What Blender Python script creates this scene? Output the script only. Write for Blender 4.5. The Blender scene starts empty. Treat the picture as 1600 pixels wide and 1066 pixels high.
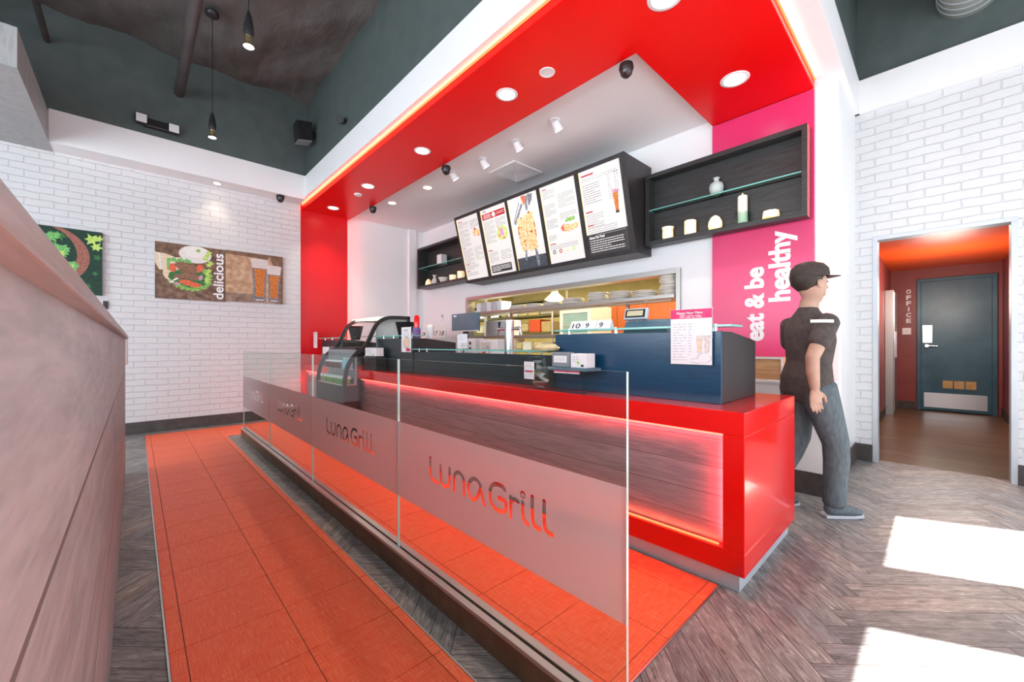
import bpy, bmesh, math, random
from mathutils import Vector, Matrix
R = math.radians
rnd = random.Random(7)
sc = bpy.context.scene
C = sc.collection

# ------------------------------------------------------------------ camera, world, sun, exposure
cam = bpy.data.cameras.new('camera'); camo = bpy.data.objects.new('camera', cam); C.objects.link(camo)
camo.location = (0, 0, 1.1); camo.rotation_euler = (R(90), 0, -math.atan2(589, 628))
cam.sensor_width = 36; cam.lens = 36*628/1600; cam.shift_y = 5.5/1600; cam.clip_start = .01; cam.clip_end = 200
sc.camera = camo
sc.view_settings.view_transform = 'Standard'; sc.view_settings.look = 'None'
sc.view_settings.gamma = 1; sc.view_settings.use_curve_mapping = False
sc.view_settings.exposure = 0.28
sc.cycles.use_denoising = True
sc.cycles.max_bounces = 10; sc.cycles.diffuse_bounces = 7; sc.cycles.glossy_bounces = 4
sc.cycles.transparent_max_bounces = 16; sc.cycles.caustics_reflective = False; sc.cycles.caustics_refractive = False
sc.cycles.sample_clamp_indirect = 6
w = bpy.data.worlds.new('sky'); sc.world = w; w.use_nodes = True
w.node_tree.nodes['Background'].inputs[0].default_value = (.80, .90, 1, 1)
w.node_tree.nodes['Background'].inputs[1].default_value = 3.4

def light(name, typ, loc, energy, color=(1, 1, 1), parent=None, target=None, **k):
    l = bpy.data.lights.new(name, typ); l.energy = energy; l.color = color
    for a, b in k.items(): setattr(l, a, b)
    o = bpy.data.objects.new(name, l); C.objects.link(o); o.location = loc
    if target is not None:
        o.rotation_euler = (Vector(target)-Vector(loc)).to_track_quat('-Z', 'Y').to_euler()
    if parent is not None:
        o.parent = parent; o.location = Vector(loc)-parent.location
    return o
def strip_light(name, a, b, aim, power, color, width=.02, parent=None):
    a, b = Vector(a), Vector(b); l = bpy.data.lights.new(name, 'AREA'); l.shape = 'RECTANGLE'; l.size = width; l.size_y = (b-a).length; l.energy = power; l.color = color
    y = (b-a).normalized(); z = -Vector(aim); z = (z-y*z.dot(y)).normalized(); x = y.cross(z)
    o = bpy.data.objects.new(name, l); C.objects.link(o); m = Matrix((x, y, z)).transposed().to_4x4(); m.translation = (a+b)/2-(parent.location if parent else Vector((0, 0, 0)))
    o.matrix_local = m
    if parent: o.parent = parent; o.matrix_local = m
    return o
sd = Vector((-.44, .9, 0)).normalized()*math.cos(R(48.0)) + Vector((0, 0, -math.sin(R(48.0))))
sun = light('sun', 'SUN', (3, -6, 8), 42, (1, .96, .9), angle=R(.4))
sun.rotation_euler = sd.to_track_quat('-Z', 'Y').to_euler()
# daylight coming in through the storefront windows
strip_light('daylight_front', (-1.2, -2.05, 1.75), (5.0, -2.05, 1.75), (0, 1, -.05), 26, (.86, .93, 1), 2.6)
strip_light('daylight_side', (-4.0, -1.75, 1.9), (-4.0, 4.75, 1.9), (1, 0, 0), 185, (.86, .93, 1), 2.6)

# ------------------------------------------------------------------ materials
def mat(name, col=(.8, .8, .8), rough=.5, spec=.5, metal=0, coat=0, emit=None, es=0):
    m = bpy.data.materials.new(name); m.use_nodes = True
    b = m.node_tree.nodes['Principled BSDF']
    b.inputs['Base Color'].default_value = (*col, 1); b.inputs['Roughness'].default_value = rough
    b.inputs['Specular IOR Level'].default_value = spec; b.inputs['Metallic'].default_value = metal
    b.inputs['Coat Weight'].default_value = coat; b.inputs['Coat Roughness'].default_value = .05
    if emit: b.inputs['Emission Color'].default_value = (*emit, 1); b.inputs['Emission Strength'].default_value = es
    return m
class NT:
    def __init__(s, m): s.t = m.node_tree; s.n = s.t.nodes; s.l = s.t.links; s.b = s.n.get('Principled BSDF')
    def new(s, typ, **k):
        n = s.n.new(typ)
        for a, b in k.items(): setattr(n, a, b)
        return n
    def put(s, sock, v):
        if isinstance(v, bpy.types.NodeSocket): s.l.new(v, sock)
        elif v is not None: sock.default_value = v
    def m(s, op, a, b=None, c=None):
        n = s.new('ShaderNodeMath', operation=op); s.put(n.inputs[0], a); s.put(n.inputs[1], b); s.put(n.inputs[2], c); return n.outputs[0]
    def comb(s, x, y, z=0.0):
        n = s.new('ShaderNodeCombineXYZ'); s.put(n.inputs[0], x); s.put(n.inputs[1], y); s.put(n.inputs[2], z); return n.outputs[0]
    def xyz(s, v=None):
        n = s.new('ShaderNodeSeparateXYZ'); s.put(n.inputs[0], v if v is not None else s.pos()); return n.outputs
    def pos(s): return s.new('ShaderNodeNewGeometry').outputs['Position']
    def obj(s): return s.new('ShaderNodeTexCoord').outputs['Object']
    def scale(s, v, sx, sy, sz):
        n = s.new('ShaderNodeVectorMath', operation='MULTIPLY'); s.put(n.inputs[0], v); n.inputs[1].default_value = (sx, sy, sz); return n.outputs[0]
    def noise(s, v, sc_=5, det=3, rough=.5, dist=0.0):
        n = s.new('ShaderNodeTexNoise'); s.put(n.inputs['Vector'], v); n.inputs['Scale'].default_value = sc_
        n.inputs['Detail'].default_value = det; n.inputs['Roughness'].default_value = rough; n.inputs['Distortion'].default_value = dist; return n.outputs['Fac']
    def ramp(s, f, stops):
        n = s.new('ShaderNodeValToRGB'); s.put(n.inputs[0], f); e = n.color_ramp.elements
        while len(e) < len(stops): e.new(.5)
        for i, (p, c) in enumerate(stops): e[i].position = p; e[i].color = (*c, 1)
        return n.outputs[0]
    def mix(s, f, a, b, mode='MIX'):
        n = s.new('ShaderNodeMix', data_type='RGBA', blend_type=mode); s.put(n.inputs[0], f); s.put(n.inputs[6], a); s.put(n.inputs[7], b); return n.outputs[2]
    def bump(s, h, strength=.5, dist=.01):
        n = s.new('ShaderNodeBump'); s.put(n.inputs['Height'], h); n.inputs['Strength'].default_value = strength; n.inputs['Distance'].default_value = dist
        s.l.new(n.outputs[0], s.b.inputs['Normal'])
    def col(s, c): s.put(s.b.inputs['Base Color'], c)

def noisy(name, a, b, sx=(1, 1, 1), scl=8, det=4, rough=.5, spec=.4, bump=0, lo=.3, hi=.7, coat=0, metal=0):
    m = mat(name, a, rough, spec, metal, coat); n = NT(m)
    f = n.noise(n.scale(n.pos(), *sx), scl, det)
    n.col(n.ramp(f, [(lo, a), (hi, b)]))
    if bump: n.bump(f, bump, .01)
    return m
def brick_mat(name, axis):
    m = mat(name, (.80, .80, .80), .55, .3); n = NT(m)
    x, y, z = n.xyz()
    a = x if axis == 'x' else y
    v = n.comb(a, z, 0.0)
    nz = n.new('ShaderNodeTexNoise'); n.put(nz.inputs['Vector'], v); nz.inputs['Scale'].default_value = 9; nz.inputs['Detail'].default_value = 2
    vm = n.new('ShaderNodeVectorMath', operation='MULTIPLY_ADD'); n.l.new(nz.outputs['Color'], vm.inputs[0]); vm.inputs[1].default_value = (.022, .022, 0); n.l.new(v, vm.inputs[2])
    bt = n.new('ShaderNodeTexBrick'); n.l.new(vm.outputs[0], bt.inputs['Vector'])
    bt.inputs['Color1'].default_value = (1, 1, 1, 1); bt.inputs['Color2'].default_value = (.82, .82, .82, 1); bt.inputs['Mortar'].default_value = (0, 0, 0, 1)
    bt.inputs['Scale'].default_value = 1; bt.inputs['Brick Width'].default_value = .215; bt.inputs['Row Height'].default_value = .075
    bt.inputs['Mortar Size'].default_value = .0055; bt.inputs['Mortar Smooth'].default_value = .6; bt.offset = .5
    rough = n.noise(v, 60, 3)
    h = n.m('ADD', bt.outputs['Color'], n.m('MULTIPLY', rough, .22))
    n.bump(h, .8, .009)
    n.col(n.mix(n.noise(v, 4, 2), (.64, .645, .655, 1), (.69, .69, .695, 1)))
    return m
def floor_mat():
    m = mat('chevron_wood_planks', (.2, .16, .13), .38, .4); n = NT(m)
    x, y, z = n.xyz()
    w_, N = .096, 7.0
    c2 = .70711/w_
    y = n.m('SUBTRACT', y, .24)
    u = n.m('MULTIPLY', n.m('SUBTRACT', x, y), c2); v_ = n.m('MULTIPLY', n.m('ADD', x, y), c2)
    iu = n.m('FLOOR', u); iv = n.m('FLOOR', v_); fu = n.m('SUBTRACT', u, iu); fv = n.m('SUBTRACT', v_, iv)
    k = n.m('FLOORED_MODULO', n.m('SUBTRACT', iu, iv), 2*N)
    hz = n.m('LESS_THAN', k, N-.5)
    def sel(a_, b_): return n.m('ADD', n.m('MULTIPLY', hz, a_), n.m('MULTIPLY', n.m('SUBTRACT', 1.0, hz), b_))
    along = sel(n.m('ADD', fu, k), n.m('ADD', fv, n.m('SUBTRACT', 2*N-1, k)))
    fq = sel(fv, fu)
    ida = sel(n.m('SUBTRACT', iu, k), iu); idb = sel(iv, n.m('ADD', n.m('SUBTRACT', n.m('ADD', iv, k), 2*N-1), 400.5))
    wn = n.new('ShaderNodeTexWhiteNoise', noise_dimensions='2D'); n.l.new(n.comb(ida, idb), wn.inputs['Vector'])
    q = fq; fr = n.m('MULTIPLY', along, w_); W = N*w_
    L = n.m('DIVIDE', fr, 1.0)
    gv = n.comb(n.m('MULTIPLY', q, 1.0), n.m('MULTIPLY', fr, 2.2), n.m('MULTIPLY', wn.outputs['Value'], 37.0))
    g = n.noise(gv, 5.0, 5, .65, .8)
    g2 = n.noise(n.comb(n.m('MULTIPLY', q, 7.0), n.m('MULTIPLY', fr, 3.0), n.m('MULTIPLY', wn.outputs['Value'], 11.0)), 2.5, 3, .6, .3)
    g = n.m('ADD', n.m('MULTIPLY', g, .6), n.m('MULTIPLY', g2, .4))
    c = n.ramp(g, [(.34, (.045, .042, .040)), (.43, (.190, .182, .175)), (.55, (.33, .322, .315)), (.66, (.58, .565, .56))])
    tint = n.ramp(wn.outputs['Value'], [(0, (.62, .62, .63)), (.4, (1, .97, .94)), (.7, (.78, .81, .85)), (1, (1.15, 1.03, .93))])
    c = n.mix(1.0, c, tint, 'MULTIPLY')
    gap = n.m('LESS_THAN', n.m('MINIMUM', n.m('MINIMUM', fq, n.m('SUBTRACT', 1.0, fq)), n.m('MULTIPLY', n.m('MINIMUM', fr, n.m('SUBTRACT', W, fr)), 10.4)), .016)
    c = n.mix(gap, c, (.04, .032, .026, 1))
    n.col(c); n.bump(g, .25, .004)
    n.put(n.b.inputs['Roughness'], n.m('ADD', .3, n.m('MULTIPLY', g, .25)))
    return m
def tile_mat():
    m = mat('red_woven_tile', (.8, .1, .04), .42, .35); n = NT(m)
    x, y, z = n.xyz()
    a = n.noise(n.comb(n.m('MULTIPLY', x, 3.0), n.m('MULTIPLY', y, 60.0)), 4, 3, .7)
    b = n.noise(n.comb(n.m('MULTIPLY', x, 60.0), n.m('MULTIPLY', y, 3.0)), 4, 3, .7)
    f = n.m('MULTIPLY', n.m('ADD', a, b), .5)
    c = n.ramp(f, [(.38, (.88, .095, .030)), (.52, (.95, .155, .055)), (.64, (.98, .30, .17))])
    n.col(c); n.bump(f, .12, .002)
    return m
def wood_mat(name, a, b, axis, plank=None, rough=.4, streak=14, spec=.4, coat=0, gapc=.5):
    """streaky laminate; axis = grain direction, plank = (coordinate axis, size) for seams"""
    m = mat(name, a, rough, spec, 0, coat); n = NT(m)
    x, y, z = n.xyz(); o = {'x': x, 'y': y, 'z': z}
    sc3 = [streak]*3; sc3['xyz'.index(axis)] = 1.0
    v = n.scale(n.pos(), *sc3)
    f = n.noise(v, 2.4, 5, .62, 1.2)
    f2 = n.noise(n.scale(n.pos(), *[q*6 for q in sc3]), 2.0, 2, .5)
    f = n.m('ADD', n.m('MULTIPLY', f, .72), n.m('MULTIPLY', f2, .28))
    if plank:
        q = n.m('DIVIDE', o[plank[0]], plank[1]); idx = n.m('FLOOR', q); fq = n.m('SUBTRACT', q, idx)
        wn = n.new('ShaderNodeTexWhiteNoise', noise_dimensions='1D'); n.l.new(idx, wn.inputs['W'])
        f = n.m('ADD', f, n.m('MULTIPLY', n.m('SUBTRACT', wn.outputs['Value'], .5), .16))
    c = n.ramp(f, [(.34, a), (.66, b)])
    if plank:
        gap = n.m('LESS_THAN', n.m('MINIMUM', fq, n.m('SUBTRACT', 1.0, fq)), .012)
        c = n.mix(gap, c, (a[0]*gapc, a[1]*gapc, a[2]*gapc, 1))
    n.col(c); n.bump(f, .10, .003)
    return m
def fabric_mat():
    m = mat('black_insulation_fabric', (.05, .045, .045), .75, .25); n = NT(m)
    v = n.scale(n.pos(), 1.0, .6, 1)
    f = n.noise(v, 1.1, 3, .5, .35); f2 = n.noise(n.scale(n.pos(), 3.2, .9, 1), 1.6, 4, .6, .6)
    n.bump(n.m('ADD', n.m('MULTIPLY', f, .8), n.m('MULTIPLY', f2, .10)), .8, .22); n.col(n.ramp(n.noise(v, 5, 3), [(.3, (.10, .098, .094)), (.7, (.14, .136, .130))]))
    return m
def thin_glass(name, tint=(.93, .97, .95), ior=1.5, refl=1.0):
    m = bpy.data.materials.new(name); m.use_nodes = True; n = NT(m); t = n.n; t.remove(n.b)
    out = t['Material Output']; tr = n.new('ShaderNodeBsdfTransparent'); tr.inputs[0].default_value = (*tint, 1)
    gl = n.new('ShaderNodeBsdfGlossy'); gl.inputs['Roughness'].default_value = .01
    lw = n.new('ShaderNodeLayerWeight'); lw.inputs[0].default_value = .5
    fr = n.m('ADD', .045, n.m('MULTIPLY', n.m('POWER', lw.outputs['Facing'], 5.0), .6))
    mx = n.new('ShaderNodeMixShader'); n.put(mx.inputs[0], n.m('MULTIPLY', fr, refl)); n.l.new(tr.outputs[0], mx.inputs[1]); n.l.new(gl.outputs[0], mx.inputs[2])
    n.l.new(mx.outputs[0], out.inputs[0]); return m
def frost_mat():
    m = bpy.data.materials.new('frosted_film'); m.use_nodes = True; n = NT(m); t = n.n; t.remove(n.b)
    out = t['Material Output']; tr = n.new('ShaderNodeBsdfTransparent'); tr.inputs[0].default_value = (.95, .95, .95, 1)
    df = n.new('ShaderNodeBsdfDiffuse'); df.inputs[0].default_value = (.80, .78, .82, 1)
    tl = n.new('ShaderNodeBsdfTranslucent'); tl.inputs[0].default_value = (.92, .9, .92, 1)
    m1 = n.new('ShaderNodeMixShader'); m1.inputs[0].default_value = .62; n.l.new(df.outputs[0], m1.inputs[1]); n.l.new(tl.outputs[0], m1.inputs[2])
    rf = n.new('ShaderNodeBsdfRefraction'); rf.inputs['Color'].default_value = (.97, .95, .97, 1); rf.inputs['Roughness'].default_value = .42; rf.inputs['IOR'].default_value = 1.12
    m3 = n.new('ShaderNodeMixShader'); m3.inputs[0].default_value = .45; n.l.new(m1.outputs[0], m3.inputs[1]); n.l.new(rf.outputs[0], m3.inputs[2])
    m2 = n.new('ShaderNodeMixShader'); m2.inputs[0].default_value = .88; n.l.new(tr.outputs[0], m2.inputs[1]); n.l.new(m3.outputs[0], m2.inputs[2])
    n.l.new(m2.outputs[0], out.inputs[0])
    return m
def emis(name, col, s):
    m = bpy.data.materials.new(name); m.use_nodes = True; n = NT(m); n.n.remove(n.b)
    e = n.new('ShaderNodeEmission'); e.inputs[0].default_value = (*col, 1); e.inputs[1].default_value = s
    n.l.new(e.outputs[0], n.n['Material Output'].inputs[0]); return m
def ink(name, a, b=None, scl=40, e=0.0, det=4):
    b = b or a
    m = mat(name, a, .45, .3); n = NT(m)
    c = n.ramp(n.noise(n.pos(), scl, det), [(.35, a), (.65, b)]); n.col(c)
    if e: n.l.new(c, n.b.inputs['Emission Color']); n.b.inputs['Emission Strength'].default_value = e
    return m
M = {}
M['floor2'] = wood_mat('brown_board_floor', (.075, .045, .024), (.20, .13, .075), 'y', ('x', .15), rough=.3, streak=9)
M['brick_x'] = brick_mat('white_painted_brick_x', 'x'); M['brick_y'] = brick_mat('white_painted_brick_y', 'y')
M['white'] = noisy('white_paint', (.83, .83, .835), (.86, .86, .86), scl=2, rough=.5, spec=.3)
M['white_sat'] = noisy('white_satin_paint', (.79, .79, .80), (.82, .82, .82), scl=2, rough=.3, spec=.4)
M['floor'] = floor_mat(); M['tile'] = tile_mat()
M['grout'] = noisy('tile_grout', (.30, .10, .06), (.36, .13, .08), scl=30, rough=.8)
M['red'] = noisy('red_gloss_panel', (.80, .003, .003), (.86, .004, .004), scl=1.5, rough=.16, spec=.5, coat=.4)
M['redc'] = noisy('red_satin_paint', (.84, .002, .002), (.88, .003, .003), scl=1.5, rough=.3, spec=.2)
M['redwall'] = noisy('red_paint', (.74, .006, .012), (.78, .008, .015), scl=2, rough=.35, spec=.5)
M['magenta'] = noisy('crimson_wall_vinyl', (.68, .025, .13), (.72, .045, .18), scl=1.2, rough=.3, spec=.5)
M['darkwall'] = noisy('charcoal_wall_paint', (.075, .098, .094), (.095, .118, .113), scl=6, rough=.55, spec=.4)
M['deck'] = fabric_mat()
M['wenge'] = wood_mat('wenge_laminate', (.013, .012, .013), (.036, .033, .034), 'z', rough=.4, streak=16)
M['wenge_daylit'] = wood_mat('wenge_laminate_daylit_blue', (.002, .036, .090), (.005, .060, .135), 'y', rough=.24, streak=16, spec=.6)  # same dark laminate, with daylight's blue reflection put into its base colour
M['wenget'] = wood_mat('dark_teal_laminate', (.007, .018, .022), (.016, .034, .040), 'y', rough=.3, streak=16, spec=.5)
M['casem'] = wood_mat('dark_brown_case_laminate', (.008, .006, .005), (.020, .016, .014), 'y', rough=.5, streak=10)
M['wengeg'] = wood_mat('dark_grey_laminate', (.018, .020, .020), (.045, .048, .047), 'y', rough=.4, streak=16)
M['greywood'] = wood_mat('grey_brown_plank_panel', (.125, .155, .175), (.235, .275, .30), 'y', ('z', .131), rough=.5, streak=12)
M['palewood'] = wood_mat('pale_grey_laminate', (.24, .275, .285), (.42, .465, .475), 'y', ('z', .437), rough=.5, streak=7, spec=.5)
M['palewood2'] = wood_mat('pale_grey_trim', (.22, .235, .235), (.33, .345, .345), 'y', rough=.35, streak=20)
M['greypanel'] = wood_mat('grey_oak_panel', (.30, .31, .31), (.42, .43, .43), 'z', rough=.5, streak=6)
M['base'] = noisy('charcoal_base_tile', (.05, .042, .040), (.085, .072, .068), scl=14, rough=.5)
M['kerbm'] = noisy('brown_kerb_tile', (.10, .062, .036), (.17, .115, .070), scl=9, rough=.45)
M['steel'] = mat('brushed_steel', (.62, .60, .58), .28, .5, 1)
M['steel2'] = mat('kitchen_steel', (.50, .47, .44), .38, .5, 1)
M['chrome'] = mat('chrome', (.8, .8, .82), .1, .5, 1)
M['alu'] = noisy('blue_grey_metal', (.50, .54, .58), (.58, .61, .65), scl=3, rough=.45, metal=.3)
M['black'] = noisy('black_plastic', (.012, .012, .013), (.02, .02, .021), scl=9, rough=.35)
M['grey'] = noisy('grey_plastic', (.22, .24, .26), (.27, .29, .31), scl=9, rough=.4)
M['teal'] = noisy('blue_grey_plastic', (.09, .17, .22), (.12, .21, .27), scl=6, rough=.35)
M['whitep'] = noisy('white_plastic', (.78, .78, .79), (.82, .82, .82), scl=9, rough=.35)
M['cream'] = noisy('cream_ceramic', (.74, .70, .62), (.80, .77, .70), scl=20, rough=.35)
M['paper'] = noisy('white_paper', (.80, .80, .82), (.84, .84, .85), scl=20, rough=.7)
M['inkd'] = mat('dark_ink', (.03, .03, .04), .6); M['inkg'] = mat('grey_ink', (.42, .42, .45), .6); M['inkr'] = mat('crimson_ink', (.62, .03, .10), .5)
M['letter'] = noisy('white_lettering', (.82, .82, .84), (.85, .85, .86), scl=3, rough=.5)
M['glass'] = thin_glass('clear_glass', (.93, .97, .95), 1.5, .65); M['glass2'] = thin_glass('shelf_glass', (.80, .92, .88), 1.5)
M['dglass'] = thin_glass('case_glass', (.92, .96, .95), 1.5, .6)
M['gedge'] = mat('glass_edge', (.45, .62, .56), .12, .8); M['gedge2'] = mat('green_glass_edge', (.16, .52, .46), .15, .8)
M['frost'] = frost_mat()
M['ledr'] = emis('red_led_strip', (1, .07, .05), 7); M['ledo'] = emis('orange_red_led_strip', (1, .17, .06), 2.6)
M['bulb'] = emis('lamp_glow', (1, .97, .90), 9); M['bulbw'] = emis('warm_lamp_glow', (1, .82, .50), 8)
M['candle'] = mat('lit_candle_wax', (.85, .80, .70), .4, emit=(1, .62, .25), es=.55)
M['glowbase'] = emis('candle_flame_glow', (1, .55, .12), 2.5)
M['skin'] = noisy('skin', (.42, .25, .18), (.50, .31, .23), scl=12, rough=.55)
M['shirt'] = noisy('dark_brown_cotton', (.055, .045, .040), (.085, .070, .064), scl=30, rough=.85)
M['jeans'] = noisy('grey_blue_denim', (.075, .095, .11), (.12, .145, .16), sx=(1, 1, .3), scl=60, rough=.85)
M['cap'] = noisy('dark_brown_twill', (.035, .026, .022), (.055, .042, .036), scl=50, rough=.8)
M['shoe'] = noisy('blue_grey_mesh', (.08, .10, .12), (.14, .17, .19), scl=80, rough=.7)
M['hair'] = noisy('dark_hair', (.02, .014, .01), (.04, .028, .02), sx=(1, 1, .2), scl=90, rough=.6)
M['orange'] = noisy('burnt_orange_paint', (.74, .085, .008), (.80, .10, .010), scl=2, rough=.4)
M['maroon'] = noisy('maroon_paint', (.22, .045, .04), (.27, .06, .055), scl=3, rough=.42)
M['bluedoor'] = noisy('slate_blue_door_paint', (.030, .095, .14), (.050, .145, .20), scl=4, rough=.35)
M['terracotta'] = wood_mat('terracotta_wall_panel', (.50, .12, .04), (.58, .16, .06), 'z', ('y', .62), rough=.35)
M['yellow'] = noisy('yellowed_kitchen_wall', (.62, .52, .22), (.72, .62, .30), scl=4, rough=.6)
M['olive'] = noisy('olive_kitchen_ceiling', (.12, .11, .035), (.17, .15, .05), scl=3, rough=.7)
M['cardboard'] = noisy('cardboard', (.48, .34, .14), (.58, .43, .20), scl=10, rough=.8)
M['oldwood'] = wood_mat('honey_wood', (.42, .22, .09), (.66, .40, .20), 'y', ('z', .06), rough=.6)
M['kraft'] = noisy('crumpled_kraft', (.55, .46, .24), (.70, .60, .36), scl=18, rough=.8, bump=.5)

# ------------------------------------------------------------------ mesh builder
class MB:
    def __init__(s, org=(0, 0, 0)): s.bm = bmesh.new(); s.o = Vector(org); s.mi = 0
    def P(s, p): return s.bm.verts.new(Vector(p)-s.o)
    def F(s, vs):
        try: f = s.bm.faces.new(vs); f.material_index = s.mi; return f
        except ValueError: return None
    def hexa(s, p):   # 8 points: bottom 4 ccw, top 4 ccw
        v = [s.P(q) for q in p]
        for q in ((3, 2, 1, 0), (4, 5, 6, 7), (0, 1, 5, 4), (1, 2, 6, 5), (2, 3, 7, 6), (3, 0, 4, 7)): s.F([v[i] for i in q])
        return s
    def box(s, x0, x1, y0, y1, z0, z1):
        return s.hexa([(x0, y0, z0), (x1, y0, z0), (x1, y1, z0), (x0, y1, z0), (x0, y0, z1), (x1, y0, z1), (x1, y1, z1), (x0, y1, z1)])
    def prism(s, pts, axis, a, b):   # polygon in the two other axes, extruded along axis
        def mk(q, t): return {'x': (t, q[0], q[1]), 'y': (q[0], t, q[1]), 'z': (q[0], q[1], t)}[axis]
        A = [s.P(mk(q, a)) for q in pts]; B = [s.P(mk(q, b)) for q in pts]
        s.F(A[::-1]); s.F(B); n = len(pts)
        for i in range(n): s.F([A[i], A[(i+1) % n], B[(i+1) % n], B[i]])
        return s
    def cyl(s, p0, p1, r, r2=None, n=16, cap=True):
        p0, p1 = Vector(p0), Vector(p1); r2 = r if r2 is None else r2
        d = (p1-p0).normalized(); u = d.orthogonal().normalized(); v = d.cross(u)
        A = [s.P(p0+(u*math.cos(2*math.pi*i/n)+v*math.sin(2*math.pi*i/n))*r) for i in range(n)]
        B = [s.P(p1+(u*math.cos(2*math.pi*i/n)+v*math.sin(2*math.pi*i/n))*r2) for i in range(n)]
        for i in range(n): s.F([A[i], A[(i+1) % n], B[(i+1) % n], B[i]])
        if cap: s.F(A[::-1]); s.F(B)
        return s
    def lathe(s, c, prof, n=24, sx=1, sy=1):
        rings = []
        for r, z in prof:
            if r < 1e-5: rings.append([s.P((c[0], c[1], c[2]+z))])
            else: rings.append([s.P((c[0]+sx*r*math.cos(2*math.pi*i/n), c[1]+sy*r*math.sin(2*math.pi*i/n), c[2]+z)) for i in range(n)])
        for a, b in zip(rings, rings[1:]):
            for i in range(n):
                j = (i+1) % n
                if len(a) == 1 and len(b) == 1: continue
                if len(a) == 1: s.F([a[0], b[j], b[i]])
                elif len(b) == 1: s.F([a[i], a[j], b[0]])
                else: s.F([a[i], a[j], b[j], b[i]])
        return s
    def tube(s, pts, r, n=8):
        pts = [Vector(p) for p in pts]; rings = []; u = None
        for i, p in enumerate(pts):
            d = (pts[min(i+1, len(pts)-1)]-pts[max(i-1, 0)]).normalized()
            u = d.orthogonal().normalized() if u is None else (u-d*u.dot(d)).normalized()
            v = d.cross(u); rings.append([s.P(p+(u*math.cos(2*math.pi*k/n)+v*math.sin(2*math.pi*k/n))*r) for k in range(n)])
        for a, b in zip(rings, rings[1:]):
            for k in range(n): s.F([a[k], a[(k+1) % n], b[(k+1) % n], b[k]])
        s.F(rings[0][::-1]); s.F(rings[-1]); return s
    def poly(s, pts): return s.F([s.P(p) for p in pts])
    def build(s, name, mats, parent=None, bevel=0, smooth=None, solid=0, world=False):
        if not isinstance(mats, (list, tuple)): mats = [mats]
        bmesh.ops.recalc_face_normals(s.bm, faces=s.bm.faces[:])
        me = bpy.data.meshes.new(name); s.bm.to_mesh(me); s.bm.free()
        for m in mats: me.materials.append(M[m] if isinstance(m, str) else m)
        if smooth:
            me.polygons.foreach_set('use_smooth', [True]*len(me.polygons)); me.set_sharp_from_angle(angle=R(smooth))
        o = bpy.data.objects.new(name, me); C.objects.link(o)
        if parent is not None: o.parent = parent
        else: o.location = s.o
        if bevel:
            b = o.modifiers.new('bevel', 'BEVEL'); b.width = bevel; b.segments = 2; b.limit_method = 'ANGLE'; b.angle_limit = R(40)
        return o
def struct(o): o['kind'] = 'structure'; return o
def thing(name, label, cat, loc=(0, 0, 0), group=None, rz=0):
    o = bpy.data.objects.new(name, None); C.objects.link(o); o.location = loc; o.rotation_euler = (0, 0, rz); o.empty_display_size = .05
    o['label'] = label; o['category'] = cat
    if group: o['group'] = group
    return o
def tag(o, label, cat, group=None, kind=None):
    o['label'] = label; o['category'] = cat
    if group: o['group'] = group
    if kind: o['kind'] = kind
    return o
def dup(root, loc, label=None, group=None, rz=None):
    r = root.copy(); C.objects.link(r); r.location = loc
    if rz is not None: r.rotation_euler = (0, 0, rz)
    if label: r['label'] = label
    if group: r['group'] = group
    for ch in list(root.children):
        c = ch.copy(); C.objects.link(c); c.parent = r
        for g in list(ch.children):
            d = g.copy(); C.objects.link(d); d.parent = c
    return r
def base(loc): return MB(loc)
def text_mesh(txt, size, depth=.002, bold=.0, spacing=1.0, width=None, height=None):
    """extruded letters lying in local XY, left-bottom at the origin, scaled to width x height"""
    cu = bpy.data.curves.new('t', 'FONT'); cu.body = txt; cu.size = size; cu.extrude = depth/2; cu.offset = bold; cu.space_character = spacing; cu.resolution_u = 4
    o = bpy.data.objects.new('t', cu); C.objects.link(o)
    dg = bpy.context.evaluated_depsgraph_get(); me = bpy.data.meshes.new_from_object(o.evaluated_get(dg)); bpy.data.objects.remove(o)
    xs = [v.co.x for v in me.vertices]; ys = [v.co.y for v in me.vertices]
    sx = width/(max(xs)-min(xs)) if width else 1; sy = height/(max(ys)-min(ys)) if height else sx
    if not width: sx = sy
    x0, y0 = min(xs), min(ys)
    for v in me.vertices: v.co = ((v.co.x-x0)*sx, (v.co.y-y0)*sy, v.co.z)
    return me
def text_on(name, txt, O, U, V, m, parent=None, depth=.002, **k):
    """letters placed with origin O, running along U with up V (all world)"""
    me = text_mesh(txt, .1, depth, **k); me.materials.clear(); me.materials.append(M[m])
    U = Vector(U).normalized(); V = Vector(V).normalized(); N = U.cross(V)
    mt = Matrix((U, V, N)).transposed().to_4x4()
    Pp = parent.location if parent is not None else Vector((0, 0, 0))
    if parent is not None and parent.parent is not None: Pp = Pp+parent.parent.location
    if parent is None: mt.translation = (0, 0, 0); me.transform(mt)
    else: mt.translation = Vector(O)-Pp; me.transform(mt)
    o = bpy.data.objects.new(name, me); C.objects.link(o)
    if parent is not None: o.parent = parent
    else: o.location = O
    return o

# ------------------------------------------------------------------ the room
XB, XR, YF = 4.12, 5.04, 6.76
struct(MB().box(-4.3, XR+.12, -2.4, 7.3, -.1, 0).build('floor', 'floor'))
struct(MB().box(XR+.12, 9.9, -.75, .75, -.1, 0).build('floor', 'floor2'))
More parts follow.
